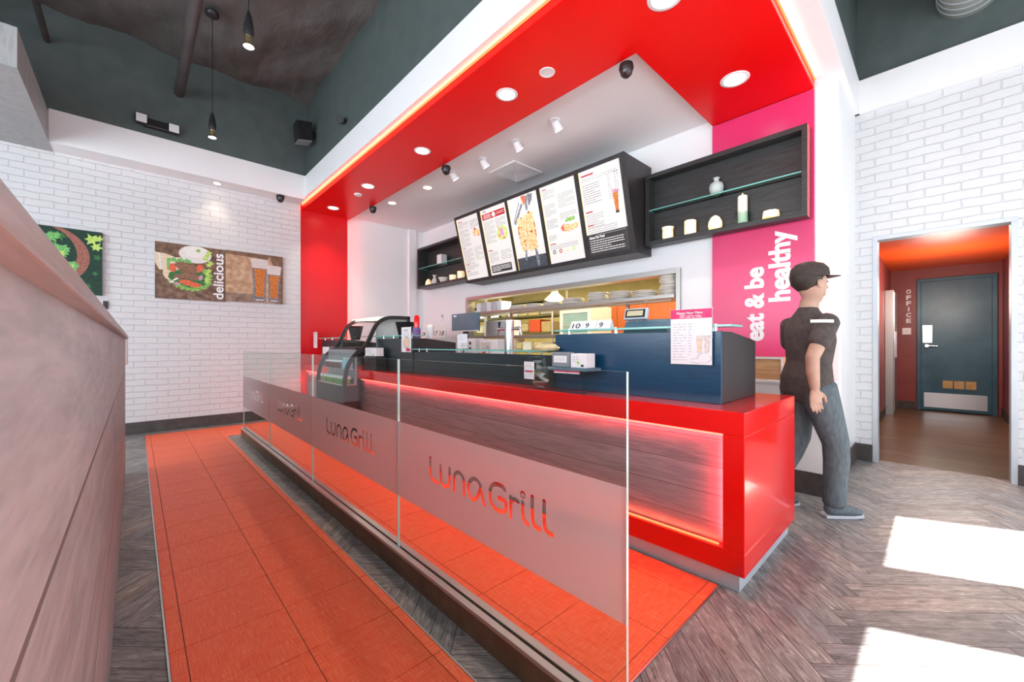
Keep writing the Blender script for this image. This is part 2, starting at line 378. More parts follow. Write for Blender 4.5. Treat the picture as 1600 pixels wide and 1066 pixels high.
# red tile inlay: grout bed with the separate tiles on it
def inlay(x0, x1, y0, y1, xs, ys, holes=None):
    g = MB(); g.box(x0, x1, y0, y1, .0005, .002); struct(g.build('floor', 'grout'))
    t = MB(); xs = [x0]+[q for q in xs if x0+.01 < q < x1-.01]+[x1]; ys = [y0]+[q for q in ys if y0+.01 < q < y1-.01]+[y1]
    for a, b in zip(xs, xs[1:]):
        for c, d in zip(ys, ys[1:]):
            t.box(a+.0018, b-.0018, c+.0018, d-.0018, .001, .0045)
    struct(t.build('floor', 'tile'))
ysA = [1.868+.3225*k for k in range(-6, 14)]
inlay(.086, .806, -.5, 5.85, [.132, .455, .765], ysA)
inlay(.086, 1.94, 5.85, 6.55, [.132, .455, .765, 1.115, 1.447, 1.78], ysA+[6.5])
inlay(.975, 1.94, .69, 5.85, [1.115, 1.447, 1.78], [.733+.3225*k for k in range(0, 17)])
tr = struct(MB().box(.080, .086, -.5, 6.55, 0, .005).box(.806, .811, -.5, 5.85, 0, .005).box(.975, 1.95, .684, .690, 0, .005).build('trim_1', 'steel'))
# far brick wall, red portal wall beside it
struct(MB().box(-4.3, 1.855, YF, YF+.15, 0, 3.6).build('wall_far', 'brick_x'))
struct(MB().box(1.87, 2.63, 6.88, 7.05, 0, 3.29).build('wall_portal_far', 'redwall', bevel=.004))
struct(MB().box(1.855, 1.87, YF+.02, 7.05, 0, 3.29).box(2.63, XB+.12, 6.95, 7.05, 0, 3.29).box(3.80, 3.95, 6.90, 6.95, 0, 3.29).build('wall_kitchen_side', 'white'))
# back wall with the pass-through opening
oy0, oy1, oz0, oz1 = 1.845, 5.50, .90, 1.885
b = MB(); b.box(XB, XB+.12, .56, oy0, 0, 3.29).box(XB, XB+.12, oy1, 7.05, 0, 3.29).box(XB, XB+.12, oy0, oy1, oz1, 3.29).box(XB, XB+.12, oy0, oy1, 0, oz0)
struct(b.build('wall_back', 'white'))
struct(MB().box(4.09, XB, .714, 1.517, .81, 3.215).build('wall_portal_near', 'magenta', bevel=.002))
# low wall under the crimson panel, pilaster return
struct(MB().box(3.61, XB, .56, 2.2, 0, .80).build('wall_low', 'white_sat', bevel=.003))
struct(MB().box(3.60, XB, .552, 2.2, .80, .822).build('trim_2', 'white_sat', bevel=.003))
struct(MB().box(XB+.12, XR+.12, .56, .70, 0, 3.29).build('wall_return', 'white_sat'))
# right brick wall with the corridor opening
struct(MB().box(XR, XR+.12, .43, .56, 0, 3.29).box(XR, XR+.12, -2.3, -.41, 0, 3.29).box(XR, XR+.12, -.41, .43, 2.10, 3.29).build('wall_right', 'brick_y'))
fr = MB(); fr.box(XR-.006, XR+.13, .40, .436, .0, 2.07).box(XR-.006, XR+.13, -.416, -.38, 0, 2.07).box(XR-.006, XR+.13, -.416, .436, 2.07, 2.105)
struct(fr.build('trim_3', 'alu', bevel=.002))
# white band over the walls, charcoal walls above, fabric deck
struct(MB().box(XR-.03, XR+.12, -2.3, .56, 3.29, 3.6).box(-.667, 1.84, 6.45, YF+.15, 3.25, 3.6).build('ceiling_band', 'white'))
struct(MB().box(-4.3, -.667, 4.9, YF+.15, 3.245, 3.56).build('ceiling_bulkhead', 'greypanel'))
struct(MB().box(1.84, XR+.12, .527, 7.05, 3.29, 3.6).build('ceiling_portal_frame', 'white'))
L = MB(); L.prism([(1.92, .714), (4.10, .714), (4.10, 1.517), (2.66, 1.517), (2.66, 6.9), (1.92, 6.9)], 'z', 3.22, 3.286)
struct(L.build('ceiling_portal', 'redc', bevel=.004))
struct(MB().box(1.87, XR+.12, .55, 7.05, 3.6, 4.72).build('wall_upper', 'darkwall')); struct(MB().box(-4.3, 1.87, 6.47, 7.05, 3.6, 4.72).build('wall_upper_far', 'darkwall')); struct(MB().box(XR+.01, XR+.15, -2.4, .55, 3.6, 4.72).build('wall_upper_right', 'darkwall'))
# deck: sagging fabric between purlins
dk = MB(); nx, ny = 60, 60
vs = [[dk.P((-4.3+9.4*i/nx, -2.4+9.4*j/ny, 4.70-.045*abs(math.sin((-4.3+9.4*i/nx)*1.9+.5*math.sin(j*.35)))*abs(math.sin(j*.31+.4*math.sin(i*.4)))-.03*math.sin(i*1.3+j*.9))) for j in range(ny+1)] for i in range(nx+1)]
for i in range(nx):
    for j in range(ny): dk.F([vs[i][j], vs[i+1][j], vs[i+1][j+1], vs[i][j+1]])
struct(dk.build('ceiling', 'deck', smooth=60)); struct(MB().box(-4.3, 5.2, -2.4, 7.05, 4.76, 4.86).build('ceiling', 'darkwall'))
# baseboards
def bb(name, *bx):
    m = MB()
    for q in bx: m.box(*q)
    return struct(m.build(name, 'base', bevel=.002))
bb('baseboard_far', (-4.3, 1.855, YF-.012, YF, 0, .145)); bb('baseboard_low_wall', (3.598, 3.61, .56, 2.2, 0, .165), (3.598, XR, .548, .56, 0, .165))
bb('baseboard_right', (XR-.012, XR, .436, .56, 0, .16), (XR-.012, XR, -2.3, -.416, 0, .16))
# storefront window walls behind and beside the camera
wf = MB(); wf.box(-4.3, XR+.1, -2.24, -2.2, 3.0, 4.72).box(-4.3, XR+.1, -2.24, -2.2, 0, .25)
xs = [(-4.3, -4.1), (-3.47, -2.87), (-2.0, -1.4), (-.53, .07), (.94-.01, .94), (1.80, 2.41), (3.27, 3.88), (4.74, XR+.1)]
xs = [(-4.3, -3.47), (-2.61, -2.0), (-1.14, -.53), (.33, .94), (1.80, 2.41), (3.27, 3.88), (4.74, XR+.1)]
for a, c in xs: wf.box(a, c, -2.24, -2.2, .25, 3.0)
struct(wf.build('wall_front', 'white'))
wo = MB(); wo.box(-4.5, -4.3, -2.4, 7.05, 3.1, 4.72).box(-4.5, -4.3, -2.4, 7.05, 0, .4)
for a in (-2.4, -.3, 1.8, 3.9, 6.0): wo.box(-4.5, -4.3, a, a+(.16 if a < 6 else 1.05), .4, 3.1)
struct(wo.build('wall_left', 'white'))

# corridor to the office
struct(MB().box(XR+.12, 9.75, .60, .70, 0, 2.4).box(XR+.12, 9.75, -.75, -.65, 0, 2.4).box(9.70, 9.8, -.75, .70, 0, 2.4).build('wall_corridor', 'maroon'))
struct(MB().box(XR+.12, 9.8, -.75, .70, 2.38, 2.5).build('ceiling_corridor', 'orange'))
bb('baseboard_corridor', (XR+.12, 9.70, .588, .60, 0, .13), (XR+.12, 9.70, -.65, -.638, 0, .13), (9.688, 9.70, .30, .60, 0, .13))
D = (9.69, -.16, 0)
d = struct(MB(D).box(9.66, 9.692, -.545, .225, .012, 2.15).build('door_1', 'bluedoor', bevel=.003))
MB(D).box(9.650, 9.70, .225, .275, 0, 2.15).box(9.650, 9.70, -.60, -.545, 0, 2.15).box(9.650, 9.70, -.60, .275, 2.15, 2.20).build('door_frame', 'bluedoor', d, bevel=.004)
MB(D).box(9.652, 9.66, -.50, .19, .06, .30).build('kick_plate', 'steel', d)
MB(D).box(9.652, 9.66, .095, .205, 1.13, 1.42).build('push_plate', 'steel', d)
MB(D).cyl((9.66, .155, 1.08), (9.60, .155, 1.08), .026).cyl((9.61, .165, 1.08), (9.61, .035, 1.075), .011, n=10).build('door_handle', 'chrome', d, smooth=40)
g = MB(D); g.box(9.650, 9.66, -.40, -.0, .36, .53); g.mi = 1
for k in range(3): g.box(9.645, 9.652, -.385+.125*k, -.275+.125*k, .385, .51)
g.build('vent_grille', ['bluedoor', 'cardboard'], d)
# side doors in the corridor's right wall
for k, (x0, x1) in enumerate([(5.45, 6.25), (7.2, 8.0)]):
    Dd = (x0, -.65, 0)
    d2 = struct(MB(Dd).box(x0, x1, -.655, -.625, .012, 2.1).build('door_%d' % (k+2), 'bluedoor', bevel=.003))
    MB(Dd).box(x0-.05, x0, -.66, -.60, 0, 2.1).box(x1, x1+.05, -.66, -.60, 0, 2.1).box(x0-.05, x1+.05, -.66, -.60, 2.1, 2.15).build('door_frame', 'bluedoor', d2, bevel=.003)
    MB(Dd).cyl((x1-.08, -.625, 1.05), (x1-.08, -.58, 1.05), .024).cyl((x1-.08, -.585, 1.05), (x1-.2, -.585, 1.05), .01, n=8).build('door_handle', 'chrome', d2, smooth=40)
# wall sign OFFICE, letters stacked
sg = thing('office_sign', 'white letters OFFICE stacked downward on the maroon wall', 'sign', (9.69, .375, 1.4))
for i, ch in enumerate('OFFICE'):
    wd = .06 if ch != 'I' else .018
    text_on('letter', ch, (9.69, .375+wd/2, 1.97-.100*i), (0, -1, 0), (0, 0, 1), 'letter', sg, depth=.01, bold=.004, width=wd, height=.075)
o = tag(MB((9.69, .40, 1.33)).box(9.68, 9.70, .345, .455, 1.27, 1.385).box(9.672, 9.68, .385, .40, 1.31, 1.345).build('light_switch', 'whitep', bevel=.003), 'beige double light switch under the stacked office letters', 'switch')
# stainless cabinet on the corridor's left
fg = thing('steel_locker', 'tall narrow stainless steel locker on the corridor\'s left wall', 'locker', (8.9, .55, 0))
MB(fg.location).box(8.6, 9.2, .50, .598, 0, 1.95).build('body', 'steel2', fg, bevel=.004)
MB(fg.location).box(8.62, 9.18, .488, .50, .05, 1.92).build('door', 'steel', fg, bevel=.003)
MB(fg.location).box(8.66, 8.68, .465, .488, .9, 1.3).build('handle', 'chrome', fg)
dl = thing('recessed_downlight', 'glowing round downlight in the orange corridor ceiling', 'light', (6.2, -.05, 2.38))
MB(dl.location).lathe((6.2, -.05, 2.37), [(.0, .006), (.055, .006), (.058, 0)], 20).build('lens', 'bulbw', dl)
MB(dl.location).lathe((6.2, -.05, 2.368), [(.058, 0), (.075, 0), (.075, .012)], 20).build('trim_ring', 'whitep', dl)
light('corridor_glow', 'AREA', (6.2, -.05, 2.33), 22, (1, .82, .66), parent=dl, target=(6.2, -.05, 0), shape='DISK', size=.5)
light('corridor_glow', 'POINT', (7.9, -.05, 1.75), 50, (1, .86, .75), parent=dl, shadow_soft_size=.3)  # added fill light with no fitting of its own, only parented to the downlight

# ------------------------------------------------------------------ half wall beside the camera
struct(MB().box(-.20, -.06, -1.6, 4.70, 0, 1.149).build('wall_divider', 'palewood'))
struct(MB().box(-.22, -.040, -1.6, 4.72, 1.149, 1.170).build('trim_4', 'palewood2', bevel=.003))
struct(MB().box(-.10, -.045, 4.70, 4.745, .93, 1.149).build('trim_5', 'steel2', bevel=.004))

# ------------------------------------------------------------------ queue rail: curb and glass panes with the frosted wordmark band
struct(MB().box(.920, .978, .50, 5.69, 0, .095).build('kerb', 'kerbm')).name = 'trim_6'
cap = MB(); cap.box(.914, .941, .50, 5.70, .095, .11).box(.9525, .982, .50, 5.70, .095, .11)
struct(cap.build('trim_7', 'steel', bevel=.0015))
S = [[(-.33,.605),(-.33,.544),(-.325,.522),(-.3,.512),(-.27,.511)],[(-.249,.59),(-.249,.535),(-.24,.516),(-.216,.509),(-.192,.516),(-.183,.538),(-.183,.592)],[(-.151,.51),(-.151,.564),(-.142,.583),(-.119,.592),(-.096,.584),(-.084,.564),(-.084,.511)],[(.018,.572),(.009,.585),(-.017,.592),(-.041,.581),(-.056,.559),(-.056,.535),(-.042,.513),(-.022,.508),(-.002,.522),(.017,.558)],[(.017,.560),(.041,.508)],[(.153,.593),(.142,.601),(.110,.603),(.087,.594),(.072,.570),(.074,.535),(.09,.517),(.119,.510),(.148,.514),(.159,.525),(.159,.555),(.122,.556)],[(.183,.576),(.183,.508)],[(.183,.557),(.19,.567),(.202,.575),(.22,.571)],[(.242,.575),(.242,.532),(.249,.517),(.266,.509)],[(.286,.605),(.286,.536),(.293,.517),(.305,.512),(.32,.512)],[(.338,.605),(.338,.531),(.345,.517),(.356,.512),(.372,.512)]]
def smooth_path(p, it=2):
    for _ in range(it):
        q = [p[0]]
        for a, b_ in zip(p, p[1:]): q += [(a[0]*.75+b_[0]*.25, a[1]*.75+b_[1]*.25), (a[0]*.25+b_[0]*.75, a[1]*.25+b_[1]*.75)]
        p = q+[p[-1]]
    return p
def capsule(mb, a, b_, r, x0, x1, n=6):
    a, b_ = Vector(a), Vector(b_); d = (b_-a); d = d.normalized() if d.length > 1e-6 else Vector((1, 0)); nn = Vector((-d.y, d.x)); an = math.atan2(nn.y, nn.x)
    pts = [(a.x+r*math.cos(an+math.pi*k/n), a.y+r*math.sin(an+math.pi*k/n)) for k in range(n+1)]+[(b_.x+r*math.cos(an+math.pi+math.pi*k/n), b_.y+r*math.sin(an+math.pi+math.pi*k/n)) for k in range(n+1)]
    mb.prism(pts, 'x', x0, x1)
W0 = 1.255
def film_mesh():
    # film centred on local y=0 ; text runs toward -y.  local z is world z
    f = MB(); f.box(0, .0008, -W0/2, W0/2, .362, .724); fo = f.build('film', 'frost')
    coll = []
    for st in S:
        p = smooth_path(st, 1)
        mb = MB()
        m_ = None
        for a, b_ in zip(p, p[1:]):
            c = MB(); capsule(c, (-a[0], a[1]), (-b_[0], b_[1]), .0082, -.01, .01); coll.append(c.build('cut', 'frost'))
    c = MB(); n = 20
    # ring dot of the i
    A = [(-.242+.0135*math.cos(2*math.pi*k/n), .600+.0135*math.sin(2*math.pi*k/n)) for k in range(n)]
    B = [(-.242+.006*math.cos(2*math.pi*k/n), .600+.006*math.sin(2*math.pi*k/n)) for k in range(n)]
    for k in range(n):
        j = (k+1) % n; c.prism([A[k], A[j], B[j], B[k]], 'x', -.01, .01)
    bmesh.ops.remove_doubles(c.bm, verts=c.bm.verts[:], dist=1e-5)
    dead = [f_ for f_ in c.bm.faces if False]
    bmesh.ops.delete(c.bm, geom=c.bm.verts[:], context='VERTS')
    va = [[c.bm.verts.new((x, *A[k])) for k in range(n)] for x in (-.01, .01)]; vb = [[c.bm.verts.new((x, *B[k])) for k in range(n)] for x in (-.01, .01)]
    for k in range(n):
        j = (k+1) % n
        c.F([va[0][k], va[0][j], va[1][j], va[1][k]]); c.F([vb[0][k], vb[1][k], vb[1][j], vb[0][j]]); c.F([va[0][k], vb[0][k], vb[0][j], va[0][j]]); c.F([va[1][k], va[1][j], vb[1][j], vb[1][k]])
    coll.append(c.build('cut', 'frost'))
    cc = bpy.data.collections.new('cutters'); C.children.link(cc)
    for o in coll: C.objects.unlink(o); cc.objects.link(o)
    md = fo.modifiers.new('b', 'BOOLEAN'); md.operation = 'DIFFERENCE'; md.operand_type = 'COLLECTION'; md.collection = cc; md.solver = 'EXACT'
    dg = bpy.context.evaluated_depsgraph_get(); dg.update()
    me = bpy.data.meshes.new_from_object(fo.evaluated_get(dg))
    for o in coll: bpy.data.objects.remove(o)
    bpy.data.collections.remove(cc); bpy.data.objects.remove(fo)
    me.name = 'frosted_band'
    return me
FILM = film_mesh()
panes = [(.564, 1.822, 'clear glass queue panel with wordmark band, nearest the camera with the free edge'), (1.828, 3.130, 'glass queue panel with wordmark band, second from the open end'), (3.136, 4.393, 'glass queue panel with wordmark band, third from the open end'), (4.399, 5.688, 'farthest glass queue panel, by the white brick wall')]
for y0, y1, lb in panes:
    t = thing('glass_partition', lb, 'glass partition', (.945, (y0+y1)/2, .06), 'glass panels of the queue rail')
    gp = MB(t.location); v = []
    gp.box(.941, .951, y0, y1, .06, 1.028); ob = gp.build('pane', ['glass', 'gedge'], t)
    for p in ob.data.polygons:
        if abs(p.normal.x) < .5: p.material_index = 1
    fo = bpy.data.objects.new('frosted_band', FILM); C.objects.link(fo); fo.parent = t; fo.location = (-.0055, 0, -.06); fo.scale = (1, (y1-y0)/W0, 1)

# ------------------------------------------------------------------ service counter
ct = thing('service_counter', 'long red framed service counter with grey plank front', 'counter', (2.3, .6, 0))
o0 = ct.location
MB(o0).box(1.94, 2.82, .585, 6.86, .695, .80).build('countertop', 'red', ct, bevel=.004)
MB(o0).box(1.94, 2.82, .585, .675, .178, .695).build('end_panel', 'red', ct, bevel=.003)
MB(o0).box(1.94, 2.82, .585, 6.86, .075, .178).build('bottom_rail', 'red', ct, bevel=.003)
MB(o0).box(1.99, 2.03, .675, 6.86, .178, .695).build('front_panel', 'greywood', ct)
MB(o0).box(1.955, 2.78, .61, 6.86, 0, .075).build('toe_kick', 'alu', ct)
MB(o0).box(2.78, 2.80, .675, 6.86, .178, .695).build('back_panel', 'wenge', ct)
MB(o0).box(1.958, 1.972, .68, 4.70, .683, .6945).box(1.958, 1.972, 5.70, 6.8, .683, .6945).build('light_strip', 'ledr', ct)['label'] = 'glowing red light strip under the countertop'
MB(o0).box(1.958, 1.968, .70, 4.70, .1785, .1850).build('light_strip', 'ledo', ct)['label'] = 'glowing orange red light strip along the bottom'
MB(o0).box(1.962, 1.972, .6755, .680, .19, .68).build('light_strip', 'ledr', ct)['label'] = 'upright glowing red light strip at the end'
LR = (1, .045, .05)
strip_light('counter_glow', (1.968, .70, .682), (1.968, 4.68, .682), (.30, 0, -1), 11, LR, .012, ct)
strip_light('counter_glow', (1.968, 5.72, .682), (1.968, 6.78, .682), (.30, 0, -1), 4, LR, .012, ct)
strip_light('counter_glow', (1.972, .70, .186), (1.972, 4.68, .186), (.22, 0, 1), 6, (1, .07, .03), .012, ct)
strip_light('counter_glow', (1.972, .682, .20), (1.972, .682, .67), (.25, 1, 0), 2.5, LR, .012, ct)

def screen_box(name, label, y0, y1, zt=1.168, fm='wenget'):
    t = thing(name, label, 'counter screen', (2.35, (y0+y1)/2, .80), 'raised dark wood screens on the counter')
    MB(t.location).box(2.135, 2.155, y0, y1, .801, zt).build('front_panel', fm, t, bevel=.0015)
    pr = [(2.155, .801), (2.155, zt), (2.29, zt), (2.68, zt-.045), (2.68, .801)]
    for a in (y0, y1-.02): MB(t.location).prism([(2.155, .801), (2.155, zt-.001), (2.29, zt-.001), (2.68, zt-.046), (2.68, .801)], 'y', a, a+.02).build('side_panel', 'wenge', t, bevel=.0015)
    MB(t.location).box(2.155, 2.66, y0+.02, y1-.02, .95, .97).build('shelf', 'wenge', t)
    return t
screen_box('counter_screen', 'raised dark wood screen at the counter\'s open end, with the drinks menu hung on it', .75, 1.835, fm='wenge_daylit')
screen_box('counter_screen', 'raised dark wood screen right of the curved display case', 3.80, 4.66)
screen_box('counter_screen', 'raised dark wood screen at the far end by the red wall', 5.78, 6.62)
ls = thing('low_screen', 'low dark wood screen between the taller counter screens', 'counter screen', (2.2, 2.8, .80))
MB(ls.location).box(2.14, 2.16, 1.84, 3.795, .801, 1.025).build('front_panel', 'wenget', ls, bevel=.0015)
MB(ls.location).box(2.16, 2.30, 1.84, 3.795, .90, .92).build('shelf', 'wenge', ls)

def glass_ledge(label, y0, y1, z, x0, x1, posts, zb):
    t = thing('glass_ledge', label, 'glass shelf', (x0, (y0+y1)/2, zb))
    ob = MB(t.location).box(x0, x1, y0, y1, z, z+.010).build('glass_top', ['glass2', 'gedge2'], t)
    for p in ob.data.polygons:
        if abs(p.normal.z) < .5: p.material_index = 1
    for py, px in posts: MB(t.location).cyl((px, py, zb+.001), (px, py, z), .008, n=12).cyl((px, py, z+.010), (px, py, z+.014), .010, n=12).build('standoff', 'chrome', t, smooth=40)
    return t
glass_ledge('clear glass ledge over the near raised screen', .70, 1.84, 1.190, 2.128, 2.29, [(.78, 2.145), (.82, 2.22), (1.36, 2.145), (1.40, 2.22), (1.72, 2.145), (1.78, 2.22)], 1.168)
glass_ledge('long clear glass ledge over the low dark screen', 1.86, 3.80, 1.047, 2.08, 2.28, [(1.98, 2.15), (2.10, 2.15), (3.55, 2.15), (3.70, 2.15), (2.6, 2.15), (3.0, 2.15)], 1.025)
glass_ledge('clear glass ledge over the raised screen beside the display case', 3.78, 4.64, 1.190, 2.08, 2.27, [(3.95, 2.145), (4.5, 2.145), (4.25, 2.145)], 1.168)
glass_ledge('clear glass ledge over the farthest raised screen', 5.80, 6.60, 1.190, 2.08, 2.27, [(5.9, 2.145), (6.2, 2.145), (6.5, 2.145)], 1.168)

# ------------------------------------------------------------------ printed artwork helper
class Art:
    """flat printed shapes on a plane: O = lower left corner, U right, V up (world); sizes in metres"""
    def __init__(s, O, U, V, org, lift=.0006):
        s.O = Vector(O); s.U = Vector(U).normalized(); s.V = Vector(V).normalized(); s.N = s.U.cross(s.V)
        s.mb = MB(org); s.mats = []; s.h = lift; s.r = random.Random(3)
    def use(s, m):
        if m not in s.mats: s.mats.append(m)
        s.mb.mi = s.mats.index(m); s.h += .00006; return s
    def pt(s, x, y): return s.O+s.U*x+s.V*y+s.N*s.h
    def poly(s, pts): s.h += .000008; s.mb.poly([s.pt(*p) for p in pts]); return s
    def rect(s, x0, y0, x1, y1): return s.poly([(x0, y0), (x1, y0), (x1, y1), (x0, y1)])
    def blob(s, cx, cy, rx, ry, wob=.15, n=18, rot=0):
        pts = []
        ph = [s.r.uniform(0, 6.28) for _ in range(3)]
        for k in range(n):
            a = 2*math.pi*k/n; q = 1+wob*(math.sin(2*a+ph[0])*.4+math.sin(3*a+ph[1])*.35+math.sin(5*a+ph[2])*.35)
            x, y = rx*q*math.cos(a), ry*q*math.sin(a)
            pts.append((cx+x*math.cos(rot)-y*math.sin(rot), cy+x*math.sin(rot)+y*math.cos(rot)))
        return s.poly(pts)
    def leaf(s, cx, cy, r, n=7, rot=0):
        pts = []
        for k in range(n*2):
            a = rot+math.pi*k/n; q = r*(1 if k % 2 == 0 else .55)*s.r.uniform(.8, 1.1)
            pts.append((cx+q*math.cos(a), cy+q*math.sin(a)))
        return s.poly(pts)
    def lines(s, x0, y1, x1, rows, pitch, th=.004, gap=.0):
        for k in range(rows):
            y = y1-k*pitch; x = x0
            e = x1 if k % 4 != 3 else x0+(x1-x0)*s.r.uniform(.4, .7)
            while x < e-.004:
                wd = s.r.uniform(.010, .034); s.rect(x, y-th, min(x+wd, e), y); x += wd+.007
        return s
    def build(s, name, parent): return s.mb.build(name, s.mats, parent)
for k, (a, b_) in {'meat': ((.16, .075, .045), (.34, .18, .11)), 'chick': ((.72, .36, .12), (.92, .70, .42)), 'char': ((.40, .12, .03), (.62, .26, .07)), 'lett': ((.12, .30, .05), (.36, .60, .16)), 'leafd': ((.02, .10, .03), (.06, .22, .06)), 'leafm': ((.08, .34, .07), (.26, .58, .20)), 'leafy': ((.32, .55, .08), (.62, .80, .22)),
        'tomato': ((.62, .07, .03), (.82, .20, .10)), 'bread': ((.66, .50, .32), (.82, .70, .52)), 'bowlw': ((.66, .64, .60), (.80, .79, .76)), 'sauce': ((.74, .72, .66), (.86, .85, .80)), 'table': ((.10, .055, .035), (.24, .14, .09)), 'tablel': ((.16, .10, .07), (.34, .24, .18)),
        'tan': ((.38, .22, .12), (.60, .42, .27)), 'tand': ((.14, .075, .045), (.24, .14, .09)), 'beer': ((.45, .10, .015), (.66, .26, .06)), 'foam': ((.56, .50, .48), (.74, .70, .67)), 'gls': ((.10, .11, .13), (.28, .29, .33)), 'clay': ((.26, .085, .06), (.40, .16, .12)), 'forest': ((.006, .030, .018), (.014, .055, .035)), 'onion': ((.45, .16, .28), (.66, .42, .50)), 'slate': ((.035, .045, .055), (.07, .085, .10)), 'rice': ((.75, .55, .25), (.9, .78, .5))}.items():
    M['p_'+k] = ink('print_'+k, a, b_, 60 if k not in ('tan', 'tand', 'table', 'tablel', 'slate') else 14)
    M['e_'+k] = ink('backlit_'+k, a, b_, 45, e=.25)
M['lit'] = noisy('backlit_white_film', (.42, .41, .40), (.46, .45, .44), scl=3, rough=.3)
_n = NT(M['lit']); _n.b.inputs['Emission Color'].default_value = (1, .97, .93, 1); _n.b.inputs['Emission Strength'].default_value = .42
M['e_edge'] = emis('warm_backlight_leak', (1, .70, .25), 1.6)
for nm, c in (('e_red', (.40, .012, .02)), ('e_grey', (.07, .065, .065)), ('e_dark', (.05, .045, .045)), ('e_white', (.85, .85, .83))):
    M[nm] = ink('backlit_'+nm[2:], c, c, e=.25 if nm != 'e_dark' else .05)

# ------------------------------------------------------------------ backlit menu board
mo = Vector((4.1, 3.6, 2.05)); mn = thing('menu_board', 'long tilted backlit menu board with five panels over the kitchen window', 'menu board', mo)
y0, y1 = 2.157, 5.08
A_, B_ = (3.559, 3.03), (3.804, 2.06)      # front plane, top and bottom in (x, z)
MB(mo).prism([(3.565, 3.03), (3.81, 2.06), (4.115, 2.06), (4.115, 3.03)], 'y', y0+.004, y1-.004).build('casing', 'wenge', mn, bevel=.002)
V3 = Vector((A_[0]-B_[0], 0, A_[1]-B_[1])).normalized(); U3 = Vector((0, -1, 0)); N3 = U3.cross(V3); HT = math.hypot(A_[0]-B_[0], A_[1]-B_[1])
def MP(y, t, h=0): return Vector((B_[0], y, B_[1]))+V3*t+N3*h
edges = [(5.045, 4.535), (4.467, 3.943), (3.896, 3.373), (3.318, 2.795), (2.736, 2.220)]
fb = MB(mo)
def slab(mb, ya, yb, ta, tb, ha, hb): mb.hexa([MP(ya, ta, ha), MP(yb, ta, ha), MP(yb, ta, hb), MP(ya, ta, hb), MP(ya, tb, ha), MP(yb, tb, ha), MP(yb, tb, hb), MP(ya, tb, hb)])
t0, t1 = .045, HT-.042
slab(fb, y1, y0, 0, t0, 0, .012); slab(fb, y1, y0, t1, HT, 0, .012)
ys = [y1]+[q for e_ in edges for q in e_]+[y0]
for a, b_ in zip(ys[::2], ys[1::2]): slab(fb, a, b_, t0, t1, 0, .012)
fb.build('frame', 'wenge', mn)
